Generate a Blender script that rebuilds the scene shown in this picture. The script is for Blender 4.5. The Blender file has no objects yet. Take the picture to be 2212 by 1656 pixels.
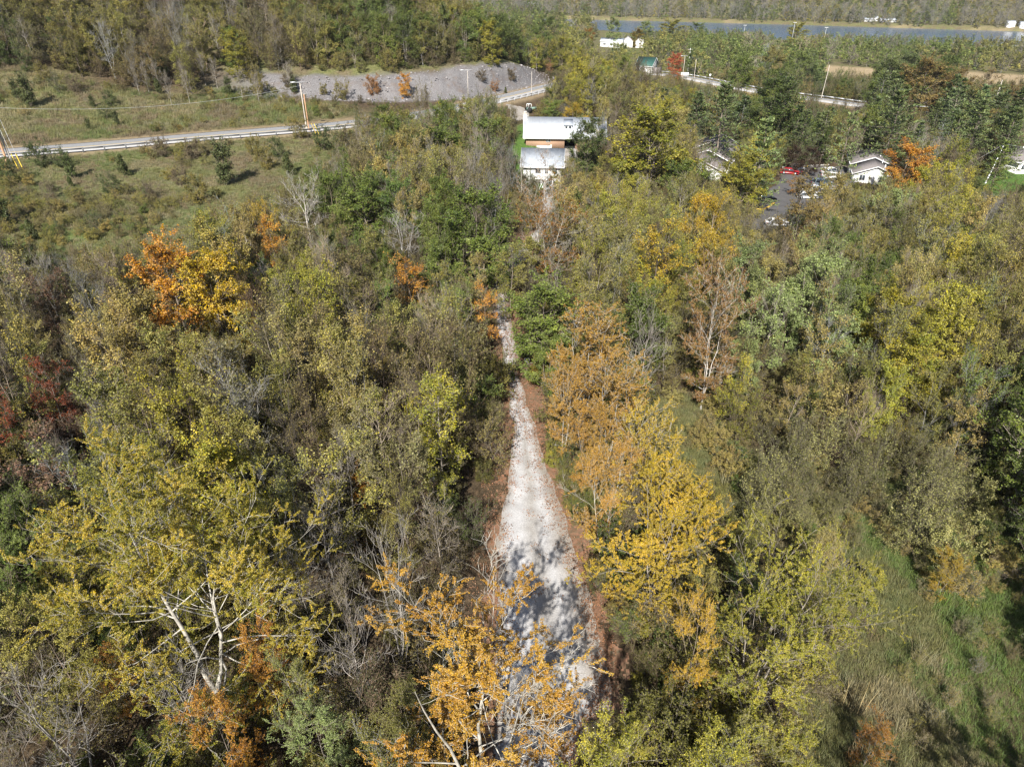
import bpy, math, random
import numpy as np
from mathutils import Vector
RNG = np.random.default_rng(7)
random.seed(7)
scene = bpy.context.scene
C = scene.collection

# ------------------------------------------------------------ camera, light, exposure
CAM_H = 38.0
PITCH = math.radians(31.5)
F = 1495.0            # focal length in pixels of a 2212 x 1656 picture
cam_d = bpy.data.cameras.new("camera")
cam_d.sensor_width = 36.0
cam_d.lens = 36.0 * F / 2212.0
cam_d.clip_start = 0.5
cam_d.clip_end = 6000.0
cam = bpy.data.objects.new("camera", cam_d)
C.objects.link(cam)
cam.location = (0, 0, CAM_H)
cam.rotation_euler = (math.pi / 2 - PITCH, 0, 0)
scene.camera = cam

SUN_EL = math.radians(40.0)
SUN_AZ = math.radians(11.0)     # light travels towards +Y turned this much to +X
world = bpy.data.worlds.new("World")
scene.world = world
world.use_nodes = True
nt = world.node_tree
nt.nodes.clear()
sky = nt.nodes.new("ShaderNodeTexSky")
sky.sky_type = 'NISHITA'
sky.sun_disc = False
sky.sun_elevation = SUN_EL
sky.sun_rotation = math.pi + SUN_AZ
bg = nt.nodes.new("ShaderNodeBackground")
bg.inputs['Strength'].default_value = 0.062
wo = nt.nodes.new("ShaderNodeOutputWorld")
nt.links.new(sky.outputs[0], bg.inputs[0])
nt.links.new(bg.outputs[0], wo.inputs[0])
sun_d = bpy.data.lights.new("sun", 'SUN')
sun_d.energy = 5.0
sun_d.angle = math.radians(0.6)
sun_d.color = (1.0, 0.955, 0.885)
sun = bpy.data.objects.new("sun", sun_d)
C.objects.link(sun)
dv = Vector((math.sin(SUN_AZ) * math.cos(SUN_EL), math.cos(SUN_AZ) * math.cos(SUN_EL), -math.sin(SUN_EL)))
sun.rotation_euler = dv.to_track_quat('-Z', 'Y').to_euler()
sun.location = (-30, -60, 120)

scene.view_settings.view_transform = 'Standard'
scene.view_settings.look = 'None'
scene.view_settings.gamma = 1.0
scene.view_settings.use_curve_mapping = False
scene.view_settings.exposure = 0.98
scene.render.engine = 'CYCLES'
cy = scene.cycles
cy.max_bounces = 5
cy.diffuse_bounces = 2
cy.glossy_bounces = 2
cy.transmission_bounces = 3
cy.volume_bounces = 0
cy.transparent_max_bounces = 4
cy.use_denoising = True
cy.sample_clamp_indirect = 4.0
cy.pixel_filter_type = 'BLACKMAN_HARRIS'
cy.filter_width = 1.4

# ------------------------------------------------------------ small helpers
def tag(o, label=None, cat=None, group=None, kind=None):
    if label: o['label'] = label
    if cat: o['category'] = cat
    if group: o['group'] = group
    if kind: o['kind'] = kind
    return o

def empty(name, loc=(0, 0, 0), rz=0.0):
    o = bpy.data.objects.new(name, None)
    C.objects.link(o)
    o.location = loc
    o.rotation_euler = (0, 0, rz)
    o.empty_display_size = 0.3
    return o

def smooth(a, b, x):
    t = np.clip((x - a) / (b - a), 0, 1)
    return t * t * (3 - 2 * t)

def _hash(ix, iy, seed):
    h = (ix.astype(np.int64) * 374761393 + iy.astype(np.int64) * 668265263 + seed * 2147483647) & 0xFFFFFFFF
    h = ((h ^ (h >> 13)) * 1274126177) & 0xFFFFFFFF
    return ((h ^ (h >> 16)) & 0xFFFF) / 65535.0

def vnoise(x, y, s, seed=0):
    x = np.asarray(x, float) / s; y = np.asarray(y, float) / s
    ix = np.floor(x); iy = np.floor(y); fx = x - ix; fy = y - iy
    fx = fx * fx * (3 - 2 * fx); fy = fy * fy * (3 - 2 * fy)
    a = _hash(ix, iy, seed); b = _hash(ix + 1, iy, seed); c = _hash(ix, iy + 1, seed); d = _hash(ix + 1, iy + 1, seed)
    return (a + (b - a) * fx) * (1 - fy) + (c + (d - c) * fx) * fy

def fnoise(x, y, s, seed=0):
    return vnoise(x, y, s, seed) * .55 + vnoise(x, y, s / 2.1, seed + 1) * .28 + vnoise(x, y, s / 4.3, seed + 2) * .17

def seg_dist(px, py, poly, closed=False):
    """distance to a polyline, the z (or 0) at the nearest point, and the sign (+ on the left of its direction)"""
    px = np.asarray(px, float); py = np.asarray(py, float)
    best = np.full(px.shape, 1e9); zz = np.zeros(px.shape); sg = np.ones(px.shape); ss = np.zeros(px.shape)
    n = len(poly); acc = 0.0
    for i in range(n if closed else n - 1):
        a = poly[i]; b = poly[(i + 1) % n]
        dx, dy = b[0] - a[0], b[1] - a[1]
        L2 = dx * dx + dy * dy + 1e-9
        t = np.clip(((px - a[0]) * dx + (py - a[1]) * dy) / L2, 0, 1)
        qx = a[0] + t * dx; qy = a[1] + t * dy
        d = np.hypot(px - qx, py - qy)
        m = d < best - 1e-6
        best = np.where(m, d, best)
        za = a[2] if len(a) > 2 else 0.0; zb = b[2] if len(b) > 2 else 0.0
        zz = np.where(m, za + (zb - za) * t, zz)
        ss = np.where(m, acc + t * math.sqrt(L2), ss)
        sg = np.where(m, np.sign(dx * (py - a[1]) - dy * (px - a[0])), sg)
        acc += math.sqrt(L2)
    return best, zz, sg, ss

def in_poly(px, py, poly):
    px = np.asarray(px, float); py = np.asarray(py, float)
    r = np.zeros(px.shape, bool); n = len(poly); j = n - 1
    for i in range(n):
        xi, yi = poly[i][:2]; xj, yj = poly[j][:2]
        c = ((yi > py) != (yj > py)) & (px < (xj - xi) * (py - yi) / (yj - yi + 1e-12) + xi)
        r ^= c
        j = i
    return r

def catmull(pts, step):
    P = [np.array(p, float) for p in pts]
    P = [2 * P[0] - P[1]] + P + [2 * P[-1] - P[-2]]
    out = []
    for i in range(1, len(P) - 2):
        n = max(2, int(np.linalg.norm(P[i + 1] - P[i]) / step))
        for k in range(n):
            t = k / n
            out.append(.5 * ((2 * P[i]) + (-P[i - 1] + P[i + 1]) * t + (2 * P[i - 1] - 5 * P[i] + 4 * P[i + 1] - P[i + 2]) * t * t
                             + (-P[i - 1] + 3 * P[i] - 3 * P[i + 1] + P[i + 2]) * t ** 3))
    out.append(P[-2])
    return np.array(out)

# ------------------------------------------------------------ terrain height
HWY = catmull([(-420, 0, 9), (-300, 52, 8), (-200, 98, 6.5), (-101, 142, 5), (-70, 158, 4.6), (-40, 175, 4), (-18, 199, 3),
               (2, 231, 2), (17, 262, .5), (31, 298, -3), (45, 334, -6), (57, 351, -7.6), (68, 353, -8), (79, 345, -8.3), (102, 310, -9),
               (122, 288, -9), (133, 276, -9), (152, 265, -9), (190, 243, -9), (260, 205, -9.5), (400, 130, -10)], 4.0)
TOE = [(-420, 8), (-330, 50), (-200, 108), (-110, 156), (-80, 188), (-50, 213), (-25, 222), (-8, 233), (5, 250), (15, 280), (17, 330), (0, 420),
       (-40, 520), (-90, 700), (-200, 900)]
CUT = [(-100, 204), (-80, 203), (-58, 204), (-34, 209), (-16, 220), (-2, 235), (10, 254), (18, 276), (21, 296)]
PATHC = [(-1.5, -40), (0, 0), (2.0, 20), (2.4, 28), (1.9, 36), (1.55, 44), (1.2, 52), (.35, 60), (-.9, 70), (-1.6, 78), (-1.6, 86), (.2, 95),
         (3.2, 106), (6.3, 118), (7.0, 130), (8, 145), (12.5, 160), (15, 172), (15.5, 183)]
NEAR_SHORE = [(-700, 930), (-200, 790), (75, 687), (260, 600), (450, 520), (700, 430), (1300, 220)]
FAR_SHORE = [(-700, 1150), (91, 872), (280, 805), (481, 722), (800, 600), (1400, 380)]
WATER_Z = -20.0
_ctrl = np.array([(0, -60, 0), (0, 20, 0), (0, 60, 0), (-30, 40, .2), (30, 40, -.6), (60, 60, -2), (-60, 60, 1), (-90, 100, 3), (-101, 142, 5),
    (-40, 175, 4), (2, 231, 2), (0, 100, -.5), (5, 153, -4), (14, 187, -3), (60, 130, -6), (78, 172, -8.5), (100, 190, -9.5), (125, 120, -9),
    (152, 262, -10), (60, 350, -9), (40, 240, -3), (70, 230, -8), (150, 330, -12), (80, 420, -13), (200, 450, -14), (50, 600, -15), (300, 350, -14), (420, 480, -15),
    (300, 600, -16), (-150, 50, 4), (-200, 100, 6.5), (-200, 200, 8), (-120, 250, 7), (-60, 260, 6), (-50, 400, 4), (-50, 700, -5), (700, 200, -15),
    (300, 150, -11), (200, 60, -9), (-300, -50, 6), (200, -60, -5), (-420, 0, 9), (0, 900, -15), (600, 700, -16), (0, 1500, -15), (800, 1400, -15),
    (-800, 800, 0), (1000, 0, -14), (-800, -60, 8), (-60, 215, 5)], float)
def _phi(r): return np.sqrt(r * r + 400.0)
_A = _phi(np.hypot(_ctrl[:, None, 0] - _ctrl[None, :, 0], _ctrl[:, None, 1] - _ctrl[None, :, 1]))
_w = np.linalg.solve(_A + np.eye(len(_ctrl)) * .5, _ctrl[:, 2])

def H(x, y):
    x = np.atleast_1d(np.asarray(x, float)); y = np.atleast_1d(np.asarray(y, float))
    sh = x.shape; x = x.ravel(); y = y.ravel()
    z = np.zeros(x.shape)
    for i in range(len(_ctrl)):
        z += _w[i] * _phi(np.hypot(x - _ctrl[i, 0], y - _ctrl[i, 1]))
    z = np.clip(z, -17.5, 12)
    # the hill behind the highway
    d, _, s, _ = seg_dist(x, y, TOE); d = d * s
    dd = np.clip(d, 0, None)
    hill = .25 * np.minimum(dd, 45) + .40 * np.clip(dd - 45, 0, 160)
    hill *= .9 + .25 * (fnoise(x, y, 60, 5) - .5)
    dn = fnoise(x, y, 9, 31) - .5
    d2, _, s2, ss = seg_dist(x, y, CUT); d2 = d2 * s2 + dn * 3.5
    wend = smooth(0, 70, ss) * (1 - smooth(128, 166, ss))
    bench = .55 * (smooth(3.2, 3.9, d2) - smooth(3.9, 5.6, d2)) + .5 * (smooth(6.2, 6.8, d2) - smooth(6.8, 8.5, d2))
    z = z + hill + (4.2 * smooth(0, 9.5, d2) + bench) * wend + (fnoise(x, y, 2.6, 44) - .5) * 1.7 * wend * smooth(-1, 1, d2) * (1 - smooth(9, 11, d2))
    # far bank hill and river channel
    df, _, sf, _ = seg_dist(x, y, FAR_SHORE); df = df * sf
    dn_, _, sn, _ = seg_dist(x, y, NEAR_SHORE); dn_ = dn_ * sn
    z = np.where(df > 0, np.minimum(z, -16.5) + .27 * np.clip(df - 45, 0, 350), z)
    inriv = smooth(-14, 8, dn_) * (1 - smooth(-8, 9, df))
    z = z * (1 - inriv) + (-25.0) * inriv
    # roughness
    z = z + (fnoise(x, y, 14, 3) - .5) * .9 + (vnoise(x, y, 2.5, 9) - .5) * .18
    # road beds
    dh, zh, _, _ = seg_dist(x, y, HWY)
    w = 1 - smooth(6.0, 14.0, dh)
    z = z * (1 - w) + (zh - .12) * w
    m = (np.abs(x) < 60) & (y < 200)
    dp, _, _, _ = seg_dist(x[m], y[m], PATHC)
    zp = -.4 * smooth(60, 100, y[m]) - 2.9 * smooth(95, 150, y[m]) + .4 * smooth(160, 185, y[m])
    w = 1 - smooth(4.5, 9.0, dp)
    z[m] = z[m] * (1 - w) + zp * w
    return z.reshape(sh)

def Hs(x, y): return float(H([x], [y])[0])

SP, CP = math.sin(PITCH), math.cos(PITCH)
def ray(u, v):
    a = (828.0 - v) / F
    return np.array([(u - 1106.0) / F, CP + a * SP, -SP + a * CP])

def G(u, v, dz=0.0):
    """where the line of sight through (u, v) meets the ground (raised by dz)"""
    r = ray(u, v)
    t = np.concatenate([np.arange(15, 400, 1.0), np.arange(400, 1700, 4.0)])
    f = CAM_H + r[2] * t - (H(r[0] * t, r[1] * t) + dz)
    k = np.argmax(f < 0)
    if f[k] >= 0: k = len(t) - 1
    lo, hi = t[max(k - 1, 0)], t[k]
    tt = np.linspace(lo, hi, 9)
    f = CAM_H + r[2] * tt - (H(r[0] * tt, r[1] * tt) + dz)
    k = max(np.argmax(f < 0), 1)
    tm = tt[k]
    x, y = r[0] * tm, r[1] * tm
    return np.array([x, y, Hs(x, y)])

def proj(x, y, z):
    x = np.asarray(x, float); y = np.asarray(y, float); z = np.asarray(z, float) - CAM_H
    t = y * CP - z * SP
    up = y * SP + z * CP
    t = np.where(t < 1, 1, t)
    return 1106 + F * x / t, 828 - F * up / t, t

# ------------------------------------------------------------ materials
def new_mat(name):
    m = bpy.data.materials.new(name)
    m.use_nodes = True
    n = m.node_tree
    n.nodes.clear()
    out = n.nodes.new("ShaderNodeOutputMaterial")
    return m, n, out

def N(n, typ, **kw):
    o = n.nodes.new(typ)
    for k, v in kw.items():
        setattr(o, k, v)
    return o

def simple(name, col, rough=.7, spec=.3, metal=0.0, noise=None, bump=0.0, ns=8.0):
    m, n, out = new_mat(name)
    b = N(n, "ShaderNodeBsdfPrincipled")
    b.inputs['Roughness'].default_value = rough
    b.inputs['Specular IOR Level'].default_value = spec
    b.inputs['Metallic'].default_value = metal
    if noise:
        tc = N(n, "ShaderNodeTexCoord")
        t = N(n, "ShaderNodeTexNoise"); t.inputs['Scale'].default_value = ns; t.inputs['Detail'].default_value = 6
        n.links.new(tc.outputs['Object'], t.inputs['Vector'])
        mx = N(n, "ShaderNodeMix", data_type='RGBA')
        mx.inputs[6].default_value = (*col, 1); mx.inputs[7].default_value = (*noise, 1)
        mr = N(n, "ShaderNodeMapRange"); mr.inputs[1].default_value = .35; mr.inputs[2].default_value = .65
        n.links.new(t.outputs[0], mr.inputs[0]); n.links.new(mr.outputs[0], mx.inputs[0])
        n.links.new(mx.outputs[2], b.inputs['Base Color'])
        if bump:
            bp = N(n, "ShaderNodeBump"); bp.inputs['Strength'].default_value = bump; bp.inputs['Distance'].default_value = .05
            n.links.new(t.outputs[0], bp.inputs['Height']); n.links.new(bp.outputs[0], b.inputs['Normal'])
    else:
        b.inputs['Base Color'].default_value = (*col, 1)
    n.links.new(b.outputs[0], out.inputs[0])
    return m

def leaf_material(name, transl=.30, spec=.25):
    m, n, out = new_mat(name)
    a1 = N(n, "ShaderNodeAttribute", attribute_type='INSTANCER', attribute_name='tint')
    a2 = N(n, "ShaderNodeAttribute", attribute_type='INSTANCER', attribute_name='tint2')
    r = N(n, "ShaderNodeAttribute", attribute_type='GEOMETRY', attribute_name='rnd')
    sep = N(n, "ShaderNodeSeparateXYZ"); n.links.new(r.outputs['Vector'], sep.inputs[0])
    mx = N(n, "ShaderNodeMix", data_type='RGBA')
    n.links.new(sep.outputs[0], mx.inputs[0]); n.links.new(a1.outputs['Color'], mx.inputs[6]); n.links.new(a2.outputs['Color'], mx.inputs[7])
    hsv = N(n, "ShaderNodeHueSaturation")
    n.links.new(mx.outputs[2], hsv.inputs['Color']); n.links.new(sep.outputs[1], hsv.inputs['Value']); n.links.new(sep.outputs[2], hsv.inputs['Saturation'])
    b = N(n, "ShaderNodeBsdfPrincipled")
    b.inputs['Roughness'].default_value = .5; b.inputs['Specular IOR Level'].default_value = spec
    n.links.new(hsv.outputs[0], b.inputs['Base Color'])
    tr = N(n, "ShaderNodeBsdfTranslucent"); n.links.new(hsv.outputs[0], tr.inputs[0])
    ms = N(n, "ShaderNodeMixShader"); ms.inputs[0].default_value = transl
    n.links.new(b.outputs[0], ms.inputs[1]); n.links.new(tr.outputs[0], ms.inputs[2]); n.links.new(ms.outputs[0], out.inputs[0])
    return m

def bark_material(name):
    m, n, out = new_mat(name)
    a = N(n, "ShaderNodeAttribute", attribute_type='INSTANCER', attribute_name='bark')
    tc = N(n, "ShaderNodeTexCoord")
    t = N(n, "ShaderNodeTexNoise"); t.inputs['Scale'].default_value = 2.6; t.inputs['Detail'].default_value = 5; t.inputs['Roughness'].default_value = .7
    mp = N(n, "ShaderNodeMapping"); mp.inputs['Scale'].default_value = (1, 1, .45)
    n.links.new(tc.outputs['Object'], mp.inputs[0]); n.links.new(mp.outputs[0], t.inputs['Vector'])
    mr = N(n, "ShaderNodeMapRange"); mr.inputs[1].default_value = .38; mr.inputs[2].default_value = .62; mr.inputs[3].default_value = .5; mr.inputs[4].default_value = 1.15
    n.links.new(t.outputs[0], mr.inputs[0])
    hsv = N(n, "ShaderNodeHueSaturation"); n.links.new(a.outputs['Color'], hsv.inputs['Color']); n.links.new(mr.outputs[0], hsv.inputs['Value'])
    b = N(n, "ShaderNodeBsdfPrincipled"); b.inputs['Roughness'].default_value = .85; b.inputs['Specular IOR Level'].default_value = .15
    n.links.new(hsv.outputs[0], b.inputs['Base Color']); n.links.new(b.outputs[0], out.inputs[0])
    return m

M_LEAF = leaf_material("leaf")
M_NEEDLE = leaf_material("needle", .12, .2)
M_GRASS = leaf_material("grass_blade", .25, .15)
M_BARK = bark_material("bark")

# ------------------------------------------------------------ mesh from numpy
def np_mesh(name, verts, quads, mats, matidx=None, rnd=None, tris=None):
    me = bpy.data.meshes.new(name)
    verts = np.asarray(verts, np.float32)
    nq = 0 if quads is None else len(quads)
    ntr = 0 if tris is None else len(tris)
    me.vertices.add(len(verts)); me.vertices.foreach_set('co', verts.ravel())
    li = []; starts = []
    if nq: li.append(np.asarray(quads, np.int32).ravel()); starts.append(np.arange(nq) * 4)
    if ntr: li.append(np.asarray(tris, np.int32).ravel()); starts.append(nq * 4 + np.arange(ntr) * 3)
    li = np.concatenate(li); starts = np.concatenate(starts)
    me.loops.add(len(li)); me.loops.foreach_set('vertex_index', li.astype(np.int32))
    me.polygons.add(nq + ntr); me.polygons.foreach_set('loop_start', starts.astype(np.int32))
    for m in mats: me.materials.append(m)
    if matidx is not None: me.polygons.foreach_set('material_index', np.asarray(matidx, np.int32))
    if rnd is not None:
        at = me.attributes.new('rnd', 'FLOAT_VECTOR', 'FACE'); at.data.foreach_set('vector', np.asarray(rnd, np.float32).ravel())
    me.update(calc_edges=True)
    return me

def link(name, me, parent=None):
    o = bpy.data.objects.new(name, me)
    C.objects.link(o)
    if parent is not None: o.parent = parent
    return o
# ------------------------------------------------------------ tree growing
def norm(v): return v / (np.linalg.norm(v, axis=-1, keepdims=True) + 1e-9)

def tubes(P, R, sides):
    """P (n,k,3) centre lines, R (n,k) radii -> verts, quads"""
    n, k, _ = P.shape
    T = np.empty_like(P)
    T[:, 1:-1] = P[:, 2:] - P[:, :-2]; T[:, 0] = P[:, 1] - P[:, 0]; T[:, -1] = P[:, -1] - P[:, -2]
    T = norm(T)
    ref = np.where(np.abs(T[:, :1, 2:3]) > .8, np.array([[[1., 0, 0]]]), np.array([[[0., 0, 1]]]))
    A = norm(np.cross(T, np.broadcast_to(ref, T.shape))); B = np.cross(T, A)
    ang = np.arange(sides) / sides * 2 * math.pi
    V = P[:, :, None] + R[:, :, None, None] * (np.cos(ang)[None, None, :, None] * A[:, :, None] + np.sin(ang)[None, None, :, None] * B[:, :, None])
    V = V.reshape(-1, 3)
    base = (np.arange(n)[:, None, None] * k + np.arange(k - 1)[None, :, None]) * sides
    s = np.arange(sides)[None, None, :]; s2 = (s + 1) % sides
    q = np.stack([base + s, base + s2, base + sides + s2, base + sides + s], -1).reshape(-1, 4)
    return V, q

def branch(rng, P, t, L, el, az, K, rise, wob):
    """grow children from points at parameter t along parents P (m,k,3); el/az relative to the world"""
    m, k, _ = P.shape
    f = t * (k - 1); i = np.clip(f.astype(int), 0, k - 2); w = (f - i)[:, None]
    idx = np.arange(m)
    p0 = P[idx, i] * (1 - w) + P[idx, i + 1] * w
    d = np.stack([np.cos(el) * np.cos(az), np.cos(el) * np.sin(az), np.sin(el)], -1)
    out = np.empty((m, K, 3)); out[:, 0] = p0
    for j in range(1, K):
        d = norm(d + np.array([0, 0, rise / K]) + rng.normal(0, wob, (m, 3)))
        out[:, j] = out[:, j - 1] + d * (L / (K - 1))[:, None]
    return out

def make_tree(seed, Ht=10., stems=1, fork=.25, cb=.3, spread=3., shape='round', n1=22, n2=6, n3=6, leaves=5, leaf=.2, r0=.14, el=(10, 60),
              rise=.5, wob=.12, twig=.008, bare=0.0, stemwob=.05, lean=0.0, l3=.7, topbias=0.0, t2m=.22, cl=.3):
    """returns (wood verts, wood quads), (crown arrays)"""
    rng = np.random.default_rng(seed)
    U = rng.uniform
    K0 = 9
    st = []
    rs = []
    leanaz = U(0, 6.28)
    for s in range(stems):
        a = s / stems * 6.28 + U(-.4, .4)
        off = 0 if stems == 1 else fork
        z = np.linspace(0, Ht * (.96 if s == 0 else U(.72, .95)), K0)
        tt = np.linspace(0, 1, K0)
        x = np.cumsum(rng.normal(0, stemwob * Ht / K0, K0)) ; y = np.cumsum(rng.normal(0, stemwob * Ht / K0, K0))
        x -= x[0]; y -= y[0]
        out_ = off * spread * (np.clip(tt - .12, 0, 1) ** .9)
        st.append(np.stack([x + np.cos(a) * out_ + lean * Ht * tt * math.cos(leanaz), y + np.sin(a) * out_ + lean * Ht * tt * math.sin(leanaz), z], -1))
        rr = r0 * (.9 if stems == 1 else .75) * (1 - tt * .93) ** .8 * np.where(tt < .04, 1.35, 1)
        rs.append(rr)
    S = np.array(st); RS = np.array(rs)
    V, Q = tubes(S, RS, 7)
    woodV = [V]; woodQ = [Q]; nv = len(V)
    # level 1
    m1 = n1
    si = rng.integers(0, stems, m1)
    t = cb + (1 - cb) * (np.arange(m1) + U(0, 1, m1)) / m1
    t = np.clip(t, 0, .985)
    if topbias: t = cb + (t - cb) ** (1 - topbias) * (1 - cb) ** topbias
    rel = (t - cb) / (1 - cb)
    if shape == 'round': prof = np.sqrt(np.clip(1 - (rel * 1.55 - .55) ** 2, .06, 1)) * (.85 + .15 * rel)
    elif shape == 'cone': prof = np.clip(1.05 - rel, .06, 1) ** .8
    elif shape == 'vase': prof = .55 + .45 * np.sin(rel * 2.4)
    elif shape == 'column': prof = np.clip(.75 + .25 * np.sin(rel * 3.1), .2, 1) * np.clip((1.04 - rel) * 3.2, .15, 1)
    else: prof = np.ones(m1)
    L1 = spread * prof * U(.7, 1.18, m1)
    e = np.radians(el[0] + (el[1] - el[0]) * rel + rng.normal(0, 14, m1))
    L1 = L1 / np.maximum(np.cos(e), .45) * .95
    az = np.arange(m1) * 2.39996 + rng.normal(0, .35, m1)
    B1 = branch(rng, S[si], t, L1, e, az, 6, rise, wob)
    rb = np.interp(t, np.linspace(0, 1, K0), RS[0]) * U(.4, .62, m1)
    R1 = rb[:, None] * (1 - np.linspace(0, 1, 6) * .85)[None]
    V, Q = tubes(B1, np.maximum(R1, twig), 5); woodV.append(V); woodQ.append(Q + nv); nv += len(V)
    # level 2
    m2 = m1 * n2
    p2 = np.repeat(np.arange(m1), n2)
    t2 = np.clip(t2m + (1 - t2m) * (np.tile(np.arange(n2), m1) + U(0, 1, m2)) / n2, 0, .99)
    dirp = norm(B1[p2, -1] - B1[p2, 0])
    az2 = np.arctan2(dirp[:, 1], dirp[:, 0]) + np.where(rng.random(m2) < .5, 1, -1) * U(.35, 1.25, m2)
    e2 = np.arcsin(np.clip(dirp[:, 2], -1, 1)) + rng.normal(.1, .4, m2)
    L2 = L1[p2] * U(.32, .6, m2) * (1.15 - .6 * t2)
    B2 = branch(rng, B1[p2], t2, L2, e2, az2, 4, rise * .8, wob * 1.4)
    r2 = np.interp(t2, [0, 1], [1, .25]) * rb[p2] * .42
    R2 = np.maximum(r2[:, None] * (1 - np.linspace(0, 1, 4) * .8)[None], twig)
    # level 3
    m3 = m2 * n3
    if n3:
        p3 = np.repeat(np.arange(m2), n3)
        t3 = np.clip(.15 + .85 * (np.tile(np.arange(n3), m2) + U(0, 1, m3)) / n3, 0, 1)
        dirp = norm(B2[p3, -1] - B2[p3, 0])
        az3 = np.arctan2(dirp[:, 1], dirp[:, 0]) + rng.normal(0, .9, m3)
        e3 = np.arcsin(np.clip(dirp[:, 2], -1, 1)) + rng.normal(.15, .5, m3)
        L3 = l3 * U(.5, 1.3, m3)
        B3 = branch(rng, B2[p3], t3, L3, e3, az3, 3, rise * .6, wob * 1.5)
    else:
        B3 = B2[:, -3:]; p3 = np.arange(m2); m3 = m2
    V, Q = tubes(B2, R2, 3)
    cV = [V]; cQ = [Q]; cn = len(V)
    if n3:
        R3 = np.repeat(np.array([[twig * 1.1, twig * .9, twig * .4]]), m3, 0)
        V, Q = tubes(B3, R3, 3); cV.append(V); cQ.append(Q + cn); cn += len(V)
    nt_ = sum(len(q) for q in cQ)
    # leaves
    lv = np.zeros((0, 3)); lq = np.zeros((0, 4), int); rnd = np.zeros((0, 3))
    if leaves > 0:
        nl = int(m3 * leaves)
        pi = rng.integers(0, m3, nl)
        if bare > 0:
            keep1 = rng.random(m1) > bare
            pi = pi[keep1[p2[p3[pi]]]] if n3 else pi[keep1[p2[pi]]]
            nl = len(pi)
        f = U(.25, 1.05, nl)[:, None]
        seg = B3[pi]
        c = seg[:, 0] * (1 - f) + seg[:, 2] * f + rng.normal(0, leaf * .55, (nl, 3))
        cen = np.array([0, 0, Ht * (cb + .45 * (1 - cb))])
        nrm = norm(rng.normal(0, .8, (nl, 3)) + np.array([0, 0, .55]) + .6 * norm(c - cen))
        a = norm(np.cross(nrm, rng.normal(0, 1, (nl, 3)))); b = np.cross(nrm, a)
        sz = leaf * U(.6, 1.3, nl)[:, None]
        k1 = .5 * sz; k2 = .38 * sz
        bend = nrm * sz * .12
        lv = np.stack([c + a * k1 - bend, c + b * k2, c - a * k1 - bend, c - b * k2], 1).reshape(-1, 3)
        lq = np.arange(nl * 4).reshape(-1, 4)
        cl1 = rng.random(m1); cl2 = rng.random(m2)
        g2 = p3[pi] if n3 else pi
        clump = .5 * cl1[p2[g2]] + .5 * cl2[g2]
        mixf = np.clip((rng.random(nl) * .65 + clump * .75) - .2, 0, 1)
        rnd = np.stack([mixf, U(.72, 1.28, nl) * (1 - cl / 2 + cl * clump), U(.85, 1.1, nl)], -1)
    return dict(wV=np.concatenate(woodV), wQ=np.concatenate(woodQ), tV=np.concatenate(cV), tQ=np.concatenate(cQ), lV=lv, lQ=lq, rnd=rnd, H=Ht)

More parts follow.
